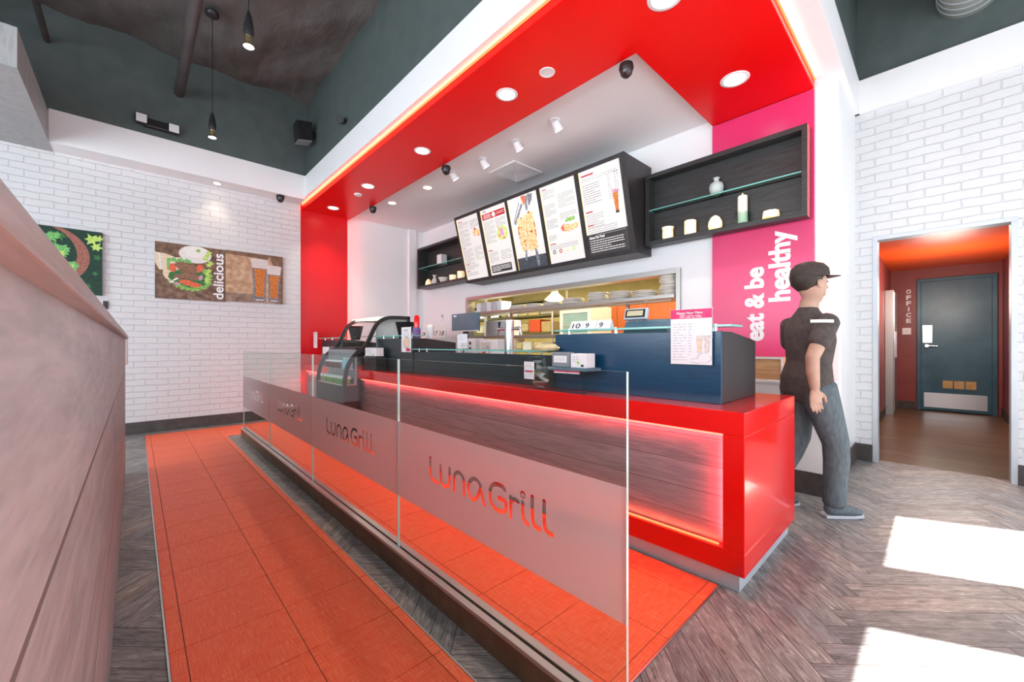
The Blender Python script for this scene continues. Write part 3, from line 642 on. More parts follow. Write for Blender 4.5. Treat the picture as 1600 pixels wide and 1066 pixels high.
for i, (ya, yb) in enumerate(edges):
    pm = MB(mo); slab(pm, ya, yb, t0, t1, .001, .004); pn = pm.build('menu_panel', 'lit', mn)
    em = MB(mo); slab(em, ya, ya-.006, t0, t1, .004, .0055); em.build('backlight_edge', 'e_edge', mn)
    Wp, Hp = ya-yb, t1-t0
    ar = Art(MP(ya, t0), U3, V3, mo, .0045)
    if i == 0:
        ar.use('e_red').rect(.03, Hp-.055, .13, Hp-.045).rect(.03, Hp-.44, .10, Hp-.430).rect(.03, .225, .12, .235).rect(.03, .120, .11, .130)
        ar.use('e_grey').lines(.03, Hp-.07, .27, 5, .016).lines(.30, Hp-.07, .49, 8, .016).lines(.03, Hp-.17, .25, 15, .017).lines(.30, Hp-.46, .48, 10, .02).lines(.03, Hp-.46, .27, 14, .017).lines(.03, .21, .34, 4, .018).lines(.03, .10, .30, 3, .018)
        ar.use('e_bowlw').blob(.42, Hp-.29, .10, .05, .05); ar.use('e_chick')
        for k in range(9): ar.blob(.36+.015*k*1.0, Hp-.26+.03*ar.r.uniform(-1, 1), .028, .022, .3)
        ar.use('e_tomato').blob(.40, Hp-.21, .03, .018).blob(.46, Hp-.30, .02, .014)
    elif i == 1:
        ar.use('e_grey').rect(.05, Hp-.035, .12, Hp-.025); ar.use('e_red').rect(.02, Hp-.14, .49, Hp-.06)
        ar.use('e_white').lines(.05, Hp-.075, .21, 3, .02, .009).blob(.265, Hp-.10, .035, .03, .1).lines(.32, Hp-.085, .47, 2, .02, .006)
        ar.use('e_grey').lines(.03, Hp-.17, .25, 18, .017).lines(.28, Hp-.17, .48, 8, .016).lines(.03, Hp-.60, .22, 8, .019).lines(.28, Hp-.60, .48, 7, .019)
        ar.use('e_red').rect(.03, Hp-.575, .12, Hp-.563)
        ar.use('e_bread').blob(.375, Hp-.385, .115, .085, .04); ar.use('e_leafy')
        for k in range(14): a = k*.45; ar.blob(.375+.085*math.cos(a), Hp-.365+.075*math.sin(a), .022, .018, .3)
        ar.use('e_tomato').blob(.31, Hp-.40, .02, .016).blob(.40, Hp-.44, .025, .014); ar.use('e_onion')
        for k in range(9): ar.blob(.36+.03*ar.r.uniform(-1, 1), Hp-.36+.045*ar.r.uniform(-1, 1), .03, .018, .3, rot=k)
        ar.use('e_dark').rect(.03, .03, .45, .135); ar.use('e_white').lines(.05, .118, .43, 4, .02, .009)
    elif i == 2:
        ar.use('e_bowlw').rect(0, .13, Wp, Hp); ar.use('e_slate').rect(0, 0, Wp, .15)
        ar.use('e_gls').poly([(.15, .11), (.185, .11), (.215, .30), (.195, .30)]).poly([(.35, .03), (.385, .0), (.40, .10), (.37, .30), (.345, .30)]).poly([(.30, .72), (.335, .72), (.36, Hp-.02), (.30, Hp-.02)])
        ar.use('e_tomato').poly([(.24, Hp-.01), (.31, Hp-.01), (.32, Hp-.07), (.28, Hp-.13)])
        ar.use('e_gls').poly([(.05, .62), (.06, .61), (.21, .84), (.20, .85)]).poly([(.36, Hp-.01), (.45, Hp-.02), (.42, Hp-.1), (.36, Hp-.16)]); 
        for k in range(9): ar.leaf(.08+.02*k, .60+.025*k, .03, 4, k)
        ar.use('e_char').blob(.19, .46, .085, .20, .05).blob(.335, .46, .085, .24, .05)
        ar.use('e_chick')
        for cx, lo, hi in ((.19, .27, .62), (.335, .25, .68)):
            y = lo
            while y < hi:
                for sx_ in (-.036, .036): ar.blob(cx+sx_+ar.r.uniform(-.008, .008), y+ar.r.uniform(-.01, .01), .042, .034, .25)
                y += .058
        ar.use('e_bread')
        for k in range(16): ar.blob(ar.r.uniform(.13, .40), ar.r.uniform(.28, .64), .018, .011, .4, rot=k)
    elif i == 3:
        ar.use('e_red').rect(.03, Hp-.045, .10, Hp-.035).rect(.03, .225, .12, .236)
        ar.use('e_grey').lines(.03, Hp-.06, .22, 6, .016).lines(.25, Hp-.14, .49, 9, .018).lines(.03, Hp-.22, .20, 8, .018).lines(.25, Hp-.36, .49, 4, .018).lines(.03, Hp-.40, .20, 6, .018).lines(.03, .33, .15, 4, .018).lines(.03, .21, .45, 3, .018)
        ar.use('e_bowlw').blob(.38, Hp-.545, .135, .065, .03); ar.use('e_tomato').blob(.36, Hp-.525, .125, .05, .1); ar.use('e_chick')
        for k in range(10): ar.blob(.30+.018*k, Hp-.535+ar.r.uniform(-.02, .02), .026, .03, .25)
        ar.use('e_sauce').blob(.38, Hp-.48, .08, .025, .2); ar.use('e_lett')
        for k in range(10): ar.leaf(.33+.012*k, Hp-.455+ar.r.uniform(-.01, .02), .024, 5, k)
        for k, mm in enumerate(('e_dark', 'e_red', 'e_rice', 'e_leafy')):
            ar.use(mm).blob(.08+.10*k, .135, .024, .024, 0); ar.use('lit').blob(.08+.10*k, .135, .013, .013, .1)
    else:
        ar.use('e_grey').lines(.03, Hp-.085, .48, 2, .02).lines(.03, Hp-.15, .25, 9, .024, .006).lines(.35, Hp-.12, .39, 11, .024).lines(.43, Hp-.11, .48, 11, .024).lines(.03, Hp-.47, .25, 7, .022).lines(.03, .30, .40, 4, .022)
        ar.use('e_red').rect(.03, Hp-.06, .19, Hp-.045).rect(.03, Hp-.445, .12, Hp-.432).rect(.03, .325, .11, .337)
        ar.use('e_beer').poly([(.405, .42), (.44, .42), (.455, .60), (.39, .60)]); ar.use('e_onion').poly([(.385, .60), (.46, .60), (.465, .635), (.38, .635)]); ar.use('e_dark').poly([(.40, .395), (.447, .395), (.44, .42), (.405, .42)])
        ar.use('e_bowlw').poly([(.47, .42), (.50, .42), (.51, .60), (.46, .60)])
        ar.use('e_dark').rect(0, 0, Wp, .235); ar.use('e_white').lines(.03, .165, .46, 6, .024, .008).rect(.12, .217, .49, .219)
        ar.use('lit').rect(.49, .0, .4905, .2)
    ar.build('artwork', mn)
    if i == 4: text_on('panel_heading', 'About Our Food', MP(ya-.03, t0+.182, .0125), U3, V3, 'e_white', mn, depth=.0006, width=.20, height=.030, bold=.003)

# ------------------------------------------------------------------ wall display shelves with candles
def wall_shelf(label, y0, y1, x0):
    t = thing('display_shelf', label, 'wall shelf', (4.09, (y0+y1)/2, 2.14), 'dark display boxes beside the menu board')
    o = t.location; xb = 4.085
    MB(o).box(xb-.012, xb, y0+.001, y1-.001, 2.144, 2.889).build('back_panel', 'wengeg', t)
    MB(o).box(x0, xb-.012, y0, y1, 2.143, 2.185).box(x0, xb-.012, y0, y1, 2.848, 2.89).box(x0, xb-.012, y0, y0+.04, 2.185, 2.848).box(x0, xb-.012, y1-.04, y1, 2.185, 2.848).build('frame', 'wengeg', t, bevel=.0015)
    ob = MB(o).box(x0+.012, xb-.012, y0+.041, y1-.041, 2.508, 2.518).build('glass_shelf', ['glass2', 'gedge2'], t)
    for p in ob.data.polygons:
        if abs(p.normal.z) < .5: p.material_index = 1
    return t
wall_shelf('dark open display box right of the menu board, holding candles and a vase', .735, 2.15, 3.955)
wall_shelf('dark open display box left of the menu board, partly behind it', 5.09, 6.72, 3.86)
def lathe_thing(name, label, cat, loc, prof, m, group=None, part='cup', sx=1, sy=1, extra=None, n=24):
    t = thing(name, label, cat, loc, group)
    MB(loc).lathe(loc, prof, n, sx, sy).build(part, m, t, smooth=50)
    if extra:
        for nm, pr, mm in extra: MB(loc).lathe(loc, pr, n, sx, sy).build(nm, mm, t, smooth=50)
    return t
xs_ = 4.02; zs = 2.1855
lathe_thing('candle_holder', 'lit white cup candle, first from the left in the right display box', 'candle', (xs_, 1.93, zs), [(0, 0), (.045, 0), (.055, .03), (.052, .10), (.06, .125), (.054, .125), (.046, .10), (.046, .04), (0, .04)], 'candle', 'candles in the right display box', extra=[('flame', [(0, .041), (.012, .05), (.008, .075), (0, .09)], 'glowbase')])
lathe_thing('pillar_candle', 'lit straight white pillar candle, second from the left in the right display box', 'candle', (xs_, 1.70, zs), [(0, 0), (.055, 0), (.055, .14), (.048, .145), (.03, .135), (0, .135)], 'candle', 'candles in the right display box', 'wax', extra=[('wick', [(0, .135), (.003, .135), (.003, .15), (0, .15)], 'black')])
lathe_thing('egg_lamp', 'glowing egg shaped white lamp in the right display box', 'lamp', (xs_, 1.465, zs), [(0, 0), (.05, 0), (.062, .04), (.058, .08), (.038, .12), (.015, .138), (0, .14)], 'candle', None, 'shade', extra=[('glow_ring', [(.051, 0), (.056, 0), (.058, .008), (.053, .008)], 'glowbase')])
lathe_thing('tall_candle', 'tall white candle standing in a clear glass holder in the right display box', 'candle', (xs_, 1.228, zs), [(0, .012), (.040, .012), (.040, .255), (.034, .262), (0, .262)], 'cream', 'candles in the right display box', 'wax', extra=[('glass_holder', [(.062, 0), (.064, .11), (.060, .11), (.058, .01), (0, .01)], 'glass2'), ('flame', [(0, .263), (.006, .268), (.004, .285), (0, .29)], 'glowbase')])
lathe_thing('tealight_block', 'small glowing square tealight block at the right end of the right display box', 'candle', (xs_, 1.006, zs), [(0, 0), (.062, 0), (.066, .03), (.06, .07), (.03, .075), (0, .06)], 'candle', 'candles in the right display box', 'wax', extra=[('glow_ring', [(.063, 0), (.068, 0), (.07, .01), (.065, .01)], 'glowbase')], n=8)
lathe_thing('vase', 'round pale green vase on the glass shelf of the right display box', 'vase', (xs_, 1.454, 2.5185), [(0, 0), (.035, 0), (.058, .03), (.064, .07), (.055, .105), (.03, .12), (.022, .125), (.022, .15), (.03, .16), (.024, .16), (.016, .15), (.016, .12), (0, .115)], noisy('celadon', (.42, .52, .50), (.55, .64, .61), scl=14, rough=.3), None, 'body')
xs_ = 3.96
lathe_thing('egg_lamp', 'glowing cone shaped white lamp, first from the left in the left display box', 'lamp', (xs_, 6.48, zs), [(0, 0), (.055, 0), (.06, .03), (.045, .09), (.015, .125), (0, .13)], 'candle', None, 'shade', extra=[('glow_ring', [(.056, 0), (.062, 0), (.063, .01), (.058, .01)], 'glowbase')])
lathe_thing('bottle_vase', 'small waisted white bottle vase in the left display box', 'vase', (xs_, 6.27, zs), [(0, 0), (.05, 0), (.055, .07), (.03, .11), (.02, .13), (.04, .17), (.03, .17), (.012, .13), (0, .1)], 'cream', None, 'body')
lathe_thing('bowl', 'shallow white bowl in the middle of the left display box', 'bowl', (xs_, 5.98, zs), [(0, 0), (.05, 0), (.10, .09), (.092, .09), (.045, .012), (0, .01)], 'cream', None, 'body')
for yy, hh, rr, lb in ((5.70, .10, .062, 'short glowing square candle cup, fourth in the left display box'), (5.46, .13, .066, 'taller glowing candle cup beside the menu board in the left display box')):
    lathe_thing('candle_holder', lb, 'candle', (xs_, yy, zs), [(0, 0), (rr*.9, 0), (rr, hh), (rr*.9, hh), (rr*.8, .04), (0, .04)], 'candle', 'candle cups in the left display box', extra=[('flame', [(0, .041), (.012, .05), (.008, .07), (0, .08)], 'glowbase')], n=12)
tag(MB((3.97, 6.05, 2.5185)).box(3.91, 4.03, 5.98, 6.12, 2.5187, 2.69).build('white_box', 'whitep', bevel=.004), 'plain white box on the glass shelf of the left display box', 'box')

# ------------------------------------------------------------------ lettering on the crimson wall
sl = thing('wall_slogan', 'large white words eat & be healthy running up the crimson wall', 'sign', (4.088, 1.0, 1.6))
text_on('line_of_letters', 'eat & be', (4.089, 1.075, 1.132), (0, 0, 1), (0, 1, 0), 'letter', sl, depth=.003, bold=.004, width=.665, height=.16)
text_on('line_of_letters', 'healthy', (4.089, .828, 1.475), (0, 0, 1), (0, 1, 0), 'letter', sl, depth=.003, bold=.004, width=.620, height=.215)
crate = thing('wood_crate', 'pale wooden crate on the white ledge below the crimson wall', 'crate', (3.76, .94, .823))
MB(crate.location).box(3.68, 3.70, .84, 1.30, .8235, 1.0).box(3.84, 3.86, .84, 1.30, .8235, 1.0).box(3.70, 3.84, .84, .86, .8235, 1.0).box(3.70, 3.84, 1.28, 1.30, .8235, 1.0).box(3.70, 3.84, .86, 1.28, .8235, .835).build('body', 'oldwood', crate, bevel=.002)
MB(crate.location).box(3.672, 3.6795, .84, 1.30, .985, 1.0).box(3.672, 3.6795, .84, .852, .8235, .985).build('rim', 'whitep', crate)

# ------------------------------------------------------------------ pictures on the far brick wall
def canvas(label, x0, x1, z0, z1):
    t = thing('canvas_print', label, 'picture', ((x0+x1)/2, YF-.001, z0), 'food photographs on the far brick wall')
    MB(t.location).box(x0, x1, YF-.040, YF-.001, z0, z1).build('canvas', 'alu', t, bevel=.002)
    return t, Art((x0, YF-.040, z0), (1, 0, 0), (0, 0, 1), t.location)
t, a = canvas('photo print of a meat wrap with the word delicious, left half of the pair', .181, .903, 1.685, 2.398)
Wc, Hc = .722, .713
a.use('p_table').rect(0, 0, Wc, Hc)
a.use('p_tablel')
for k in range(26):
    x = a.r.uniform(0, .5); y = a.r.uniform(.02, .3)-x*.3+.08; a.poly([(x, max(.01, y)), (min(x+.16, .7), max(.004, y-.09)), (min(x+.165, .7), max(.008, y-.086)), (x+.004, max(.016, y+.006))])
a.use('p_bowlw').poly([(.24+.17*math.cos(q)*1.0, .60+.10*math.sin(q)) if False else (.40+.17*math.cos(q), min(Hc-.004, .60+.115*math.sin(q))) for q in [2*math.pi*k/28 for k in range(28)]])
a.use('p_sauce').poly([(.41+.135*math.cos(q), min(Hc-.006, .635+.075*math.sin(q))) for q in [2*math.pi*k/28 for k in range(28)]])
a.use('p_lett').leaf(.43, .655, .03, 5)
a.use('p_bread').poly([(.0, .58), (.10, .57), (.24, .52), (.10, .36), (.04, .36), (.0, .45)]).blob(.21, .37, .14, .16, .1)
a.use('p_bowlw').poly([(.03, .57), (.05, .575), (.07, .37), (.05, .37)])
a.use('p_leafd').blob(.36, .28, .22, .15, .15); a.use('p_lett')
for k in range(40):
    q = a.r.uniform(-2.7, .9); a.leaf(.35+.20*math.cos(q)+a.r.uniform(-.02, .02), .29+.15*math.sin(q), a.r.uniform(.025, .045), 5, k)
a.use('p_leafy')
for k in range(9): a.leaf(.53+.03*a.r.uniform(-1, 1), .36+.05*k-.1+.02*a.r.uniform(-1, 1), .04, 5, k)
a.use('p_leafm')
for k in range(9): a.leaf(.16+.022*k, .50+.012*math.sin(k*2), .032, 5, k)
for k in range(6): a.leaf(.13, .38+.025*k, .025, 5, k)
a.use('p_tomato').blob(.17, .40, .035, .06).blob(.44, .42, .035, .06, rot=-.4).blob(.32, .22, .09, .035, rot=-.15).blob(.40, .20, .06, .03)
a.use('p_meat').blob(.27, .43, .085, .055, .2, rot=-.3).blob(.36, .40, .07, .05, .2, rot=-.5).blob(.27, .30, .09, .04, .2, rot=.2).blob(.38, .30, .08, .035, .2, rot=-.1).blob(.33, .36, .08, .03, .2)
a.use('p_tand').blob(.29, .38, .05, .01, .3).blob(.36, .345, .05, .008, .3, rot=-.3).blob(.28, .27, .06, .008, .2)
a.use('p_onion').blob(.455, .30, .02, .04, .1, rot=-.4).blob(.21, .20, .03, .02); a.use('p_sauce').blob(.20, .255, .03, .012, .2, rot=.6).blob(.16, .22, .025, .012)
a.build('photo', t)
text_on('lettering', 'delicious', (.885, YF-.0425, 1.715), (0, 0, 1), (-1, 0, 0), 'letter', t, depth=.003, bold=.002, width=.62, height=.115)
t, a = canvas('photo print of two glasses of amber beer, right half of the pair', .907, 1.611, 1.70, 2.405)
Wc, Hc = .704, .705
a.use('p_tan').rect(0, 0, Wc, Hc); a.use('p_tand').poly([(.60, 0), (Wc, 0), (Wc, Hc), (.52, Hc), (.62, .45)]).poly([(0, Hc), (0, Hc-.05), (.5, Hc-.07), (.55, Hc)])
a.use('p_tablel').rect(0, 0, .34, .12)
for cx, s_ in ((.405, 1.0), (.585, .88)):
    hb = .62*s_
    a.use('p_gls').poly([(cx-.085*s_, .012), (cx+.085*s_, .012), (cx+.075*s_, .10*s_), (cx+.078*s_, .30*s_), (cx+.108*s_, hb), (cx-.108*s_, hb), (cx-.078*s_, .30*s_), (cx-.075*s_, .10*s_)])
    a.use('p_beer').poly([(cx-.050*s_, .09*s_), (cx+.055*s_, .09*s_), (cx+.058*s_, .30*s_), (cx+.082*s_, hb-.13), (cx-.072*s_, hb-.13), (cx-.054*s_, .30*s_)])
    a.use('p_foam').poly([(cx-.094*s_, hb-.12), (cx+.094*s_, hb-.12), (cx+.112*s_, hb), (cx+.06, hb+.012), (cx-.06, hb+.012), (cx-.112*s_, hb)])
    a.use('p_gls').rect(cx-.02, .03, cx+.02, .04); a.use('p_foam').rect(cx-.05*s_, .035, cx+.05*s_, .05)
a.build('photo', t)
t, a = canvas('photo print of green herbs in a clay bowl, partly hidden by the wooden divider', -1.10, -.279, 1.672, 2.41)
Wc, Hc = .821, .738
a.use('p_forest').rect(0, 0, Wc, Hc)
a.use('p_clay').poly([(.30+.42*math.cos(q), min(Hc-.002, max(.002, .42+.36*math.sin(q)))) for q in [2*math.pi*k/40 for k in range(40)]])
a.use('p_forest').poly([(.28+.34*math.cos(q), min(Hc-.004, max(.006, .44+.33*math.sin(q)))) for q in [2*math.pi*k/40 for k in range(40)]])
a.use('p_leafd')
for k in range(22): a.leaf(a.r.uniform(.1, .55), a.r.uniform(.2, .66), .06, 6, k)
a.use('p_leafm')
for k, (x, y, r_) in enumerate(((.44, .62, .07), (.50, .47, .10), (.57, .30, .09), (.42, .40, .07), (.35, .55, .07), (.25, .45, .08), (.52, .20, .05))):
    for q in range(3): a.leaf(x+.02*q-.02, y+.015*q, r_*(1-.22*q), 7, k+q)
a.use('p_leafy').leaf(.50, .45, .045, 6).leaf(.57, .31, .04, 6).leaf(.735, .64, .07, 6, 1).leaf(.77, .56, .06, 6, 2).leaf(.79, .66, .045, 5)
a.use('p_leafd').leaf(.78, .44, .04, 5).leaf(.76, .25, .03, 5).leaf(.70, .1, .04, 5)
a.build('photo', t)
tag(MB((-.25, YF, 1.566)).box(-.275, -.235, YF-.02, YF-.001, 1.52, 1.615).build('wall_sensor', 'black', bevel=.003), 'small black sensor on the brick wall below the herb picture', 'sensor')

# ------------------------------------------------------------------ curved pastry case
cs = thing('display_case', 'dark curved glass drinks display case set into the counter', 'display case', (1.95, 5.2, 0))
o = cs.location; cy0, cy1 = 4.72, 5.67
prof = [(1.752, .63), (1.760, .74), (1.785, .85), (1.84, .95), (1.91, 1.02), (1.985, 1.07), (2.03, 1.13), (2.07, 1.22), (2.12, 1.33), (2.19, 1.41), (2.29, 1.455), (2.40, 1.465), (2.60, 1.465)]
b = MB(o); b.prism([(1.752, .001), (1.752, .615), (1.90, .615), (1.90, .001)], 'y', cy0+.02, cy1-.02).build('base', 'casem', cs, bevel=.006)
def strip(mb, pf, ya, yb, w_, t_):
    for (x0, z0), (x1, z1) in zip(pf, pf[1:]):
        d_ = Vector((x1-x0, z1-z0)).normalized(); n_ = Vector((d_.y, -d_.x))*w_
        mb.hexa([(x0, ya, z0), (x0, yb, z0), (x0+n_.x, yb, z0+n_.y), (x0+n_.x, ya, z0+n_.y), (x1, ya, z1), (x1, yb, z1), (x1+n_.x, yb, z1+n_.y), (x1+n_.x, ya, z1+n_.y)])
for ya in (cy0, cy1-.03):
    b = MB(o); strip(b, smooth_path(prof, 1), ya, ya+.03, .045, 0); b.box(2.58, 2.61, ya, ya+.03, .801, 1.465); b.box(1.755, 1.80, ya, ya+.03, .001, .63)
    b.build('side_frame', 'black', cs)
    b = MB(o); b.prism([(1.80, .001), (1.80, .62), (1.93, .62), (1.93, .001)], 'y', ya+.002, ya+.028).build('side_panel', 'casem', cs)
b = MB(o)
for i in range(5):
    (x0, z0), (x1, z1) = prof[i], prof[i+1]
    if i < 4: b.poly([(x0+.006, cy0+.03, z0), (x0+.006, cy1-.03, z0), (x1+.006, cy1-.03, z1), (x1+.006, cy0+.03, z1)])
b.build('lower_glass', 'dglass', cs, smooth=60)
b = MB(o)
for i in range(6, 12):
    (x0, z0), (x1, z1) = prof[i], prof[i+1]
    b.poly([(x0+.008, cy0+.03, z0-.004), (x0+.008, cy1-.03, z0-.004), (x1+.008, cy1-.03, z1-.004), (x1+.008, cy0+.03, z1-.004)])
b.build('upper_glass', 'dglass', cs, smooth=60)
MB(o).box(1.91, 2.56, cy0+.03, cy1-.03, 1.045, 1.065).build('middle_deck', 'black', cs)
MB(o).box(1.90, 1.925, cy0+.03, cy1-.03, .615, 1.04).build('inner_back', 'grey', cs)
MB(o).box(1.765, 1.90, cy0+.03, cy1-.03, .615, .63).box(1.82, 1.90, cy0+.03, cy1-.03, .80, .806).build('case_shelf', 'steel', cs)
MB(o).box(2.57, 2.59, cy0+.03, cy1-.03, .81, 1.46).build('rear_panel', 'grey', cs)
MB(o).box(2.15, 2.57, cy0+.03, cy1-.03, 1.20, 1.208).build('upper_shelf', 'glass2', cs)
MB(o).box(2.20, 2.5, cy0+.05, cy1-.05, 1.435, 1.447).build('case_lamp', emis('case_lamp_glow', (1, .93, .75), 1.1), cs)
strip_light('case_glow', (1.93, 4.8, 1.03), (1.93, 5.6, 1.03), (-.4, 0, -1), 5, (1, .95, .85), .02, cs)
light('case_glow', 'AREA', (2.3, 5.2, 1.43), 1.5, (1, .93, .8), parent=cs, target=(2.3, 5.2, .5), shape='RECTANGLE', size=.2, size_y=.8)
M['bluew'] = noisy('blue_bottle_plastic', (.25, .50, .62), (.40, .62, .72), scl=20, rough=.2)
M['greenp'] = noisy('green_produce', (.14, .32, .05), (.30, .50, .12), scl=60, rough=.5)
M['darkjar'] = noisy('dark_jam', (.10, .03, .035), (.18, .06, .05), scl=30, rough=.2)
jar = None
for k in range(8):
    y = 5.58-.115*k*.62-.05
    lb = 'small dark dessert cup with a white lid on the upper rack of the curved case'
    if jar is None:
        jar = thing('dessert_cup', lb, 'dessert cup', (1.862, y, .807), 'dessert cups in the curved case')
        MB(jar.location).lathe(jar.location, [(0, 0), (.026, 0), (.034, .075), (0, .075)], 14).build('cup', 'darkjar', jar, smooth=50)
        MB(jar.location).lathe(jar.location, [(.036, .076), (.036, .09), (.03, .096), (0, .096)], 14).build('lid', 'whitep', jar, smooth=50)
    else: dup(jar, (1.862, y, .807))
bot = None
for k in range(4):
    y = 4.98-.065*k
    if bot is None:
        bot = thing('water_bottle', 'pale blue drink bottle at the near end of the curved case', 'bottle', (1.862, y, .807), 'drink bottles in the curved case')
        MB(bot.location).lathe(bot.location, [(0, 0), (.027, 0), (.027, .085), (.012, .11), (.012, .118), (0, .118)], 14).build('bottle', 'bluew', bot, smooth=50)
        MB(bot.location).lathe(bot.location, [(.014, .119), (.014, .132), (0, .132)], 12).build('cap', 'whitep', bot, smooth=50)
    else: dup(bot, (1.862, y, .807))
tub = None
for k in range(7):
    y = 5.57-.125*k
    if tub is None:
        tub = thing('salad_tub', 'clear lidded salad tub on the bottom rack of the curved case', 'food tub', (1.83, y, .631), 'salad tubs in the curved case')
        MB(tub.location).lathe(tub.location, [(0, 0), (.04, 0), (.052, .06), (0, .06)], 14).build('salad', 'greenp', tub, smooth=50)
        MB(tub.location).lathe(tub.location, [(.055, .061), (.055, .07), (.045, .092), (0, .095)], 14).build('lid', 'whitep', tub, smooth=50)
    else: dup(tub, (1.83, y, .631))
for k, y in enumerate((4.79, 4.68)):
    tag(MB((1.87, y, .66)).lathe((1.87, y-.02 if k else y, .0), [(0, 0)], 4).build('x', 'whitep'), 'x', 'x') if False else None

# ------------------------------------------------------------------ things on the counter
def sign_card(name, label, x, y0, y1, z0, z1, group=None, foot=True):
    t = thing(name, label, 'menu card', (x, (y0+y1)/2, z0), group)
    hb = MB(t.location).box(x-.004, x+.004, y0, y1, z0, z1)
    if foot: hb.box(x+.004, x+.06, y0, y1, z0, z0+.004)
    hb.build('holder', 'glass', t)
    MB(t.location).box(x-.0065, x-.0045, y0+.004, y1-.004, z0+.006, z1-.004).build('card', 'paper', t)
    return t, Art((x-.0066, y1-.004, z0+.006), (0, -1, 0), (0, 0, 1), t.location)
t, a = sign_card('drinks_menu', 'clear framed happy hour drinks menu hung on the near raised screen', 2.122, .782, 1.003, .990, 1.288, None, False)
Wc, Hc = .213, .288
M['pinkban'] = ink('pink_banner', (.62, .02, .14), (.72, .04, .18), 20)
a.use('pinkban').rect(0, Hc-.048, Wc, Hc); a.use('inkg').lines(.012, Hc-.075, .085, 14, .0145, .003).lines(.095, Hc-.075, .112, 12, .0145, .003)
a.use('letter').lines(.05, Hc-.032, .165, 2, .008, .003)
a.use('p_foam').poly([(.142, .06), (.162, .06), (.172, .15), (.135, .15)]).poly([(.178, .06), (.20, .06), (.21, .15), (.172, .15)]); a.use('p_bread').poly([(.146, .065), (.159, .065), (.166, .13), (.14, .13)])
a.use('inkg').blob(.175, .035, .035, .025, .1).blob(.135, .02, .03, .012, .1); a.use('paper').blob(.175, .035, .033, .023, .1).blob(.135, .02, .028, .010, .1)
a.build('printing', t)
text_on('heading', 'Happy Hour Menu', (2.111, .965, 1.255), (0, -1, 0), (0, 0, 1), 'letter', t, depth=.0006, bold=.002, width=.135, height=.017)
t, a = sign_card('upright_menu', 'tall narrow menu card with a bowl picture on the screen by the display case', 2.07, 3.71, 3.92, 1.015, 1.285, None)
a.use('inkg').lines(.03, .20, .18, 4, .013, .003); a.use('inkd').lines(.05, .235, .14, 2, .012, .005); a.use('inkg').blob(.11, .10, .07, .065, .05); a.use('p_bread').blob(.11, .10, .06, .055, .1); a.use('inkr').rect(.10, .01, .19, .04)
a.build('printing', t)
t, a = sign_card('upright_menu', 'tall narrow menu card at the far end of the counter by the red wall', 2.07, 6.62, 6.80, 1.040, 1.30, None)
a.use('inkd').lines(.03, .235, .15, 2, .012, .005); a.use('inkg').lines(.03, .19, .15, 6, .02, .004); a.build('printing', t)
# business card boxes
def card_box(label, x, y, z, wd=.135, hh=.09):
    t = thing('card_box', label, 'card box', (x, y, z), 'card boxes on the counter')
    MB(t.location).box(x, x+.09, y-wd/2, y+wd/2, z, z+hh).build('box', 'paper', t, bevel=.002)
    a = Art((x, y+wd/2, z), (0, -1, 0), (0, 0, 1), t.location); a.use('inkg').lines(.015, hh-.02, wd*.55, 3, .013, .004); a.use('leafm' if False else 'p_leafy').blob(wd*.5, hh*.35, .012, .01); a.use('inkd').blob(wd*.75, .014, .012, .008); a.build('printing', t)
    return t
rk = thing('acrylic_stand', 'clear acrylic stand with a dark tray beside the glass bowl', 'display stand', (2.0, 1.6, .80))
MB(rk.location).box(1.985, 1.989, 1.49, 1.76, .801, .935).box(1.985, 2.12, 1.49, 1.494, .801, .935).box(1.985, 2.12, 1.756, 1.76, .801, .935).build('acrylic', 'glass', rk)
MB(rk.location).box(1.975, 2.13, 1.455, 1.765, .935, .955).build('tray', 'teal', rk, bevel=.002)
sf = thing('small_frame', 'small grey framed notice standing on the acrylic stand', 'frame', (2.0, 1.665, .956))
MB(sf.location).box(1.99, 2.04, 1.595, 1.74, .956, 1.052).build('frame', 'grey', sf, bevel=.004)
MB(sf.location).box(1.986, 1.99, 1.615, 1.72, .985, 1.028).build('card', 'paper', sf)
a = Art((1.986, 1.72, .985), (0, -1, 0), (0, 0, 1), sf.location); a.use('inkg').lines(.012, .030, .092, 2, .012, .004); a.build('printing', sf)
card_box('white card box on the acrylic stand, right of the small framed notice', 1.99, 1.525, .956, .12, .088)
card_box('white card box on the counter just right of the display case', 2.00, 4.54, .966, .30, .095)
card_box('white card box at the counter\'s far end left of the display case', 2.00, 6.05, .966, .26, .10)
for y in (4.54, 6.05):
    tag(MB((2.05, y, .80)).box(1.99, 2.12, y-.16, y+.16, .801, .965).build('card_stand', 'black', bevel=.004), 'small dark stand under the card box %s' % ('right of the display case' if y < 5 else 'left of the display case'), 'stand')
for y, lb in ((1.665, 'crimson leaflet tucked in the acrylic stand, left one'), (1.56, 'crimson leaflet tucked in the acrylic stand, right one')):
    t = thing('leaflet', lb, 'leaflet', (1.982, y, .90), 'crimson leaflets in the acrylic stand')
    MB(t.location).box(1.980, 1.984, y-.05, y+.05, .925, .952).build('top', 'inkr', t); MB(t.location).box(1.980, 1.984, y-.05, y+.05, .918, .925).build('band', 'paper', t)
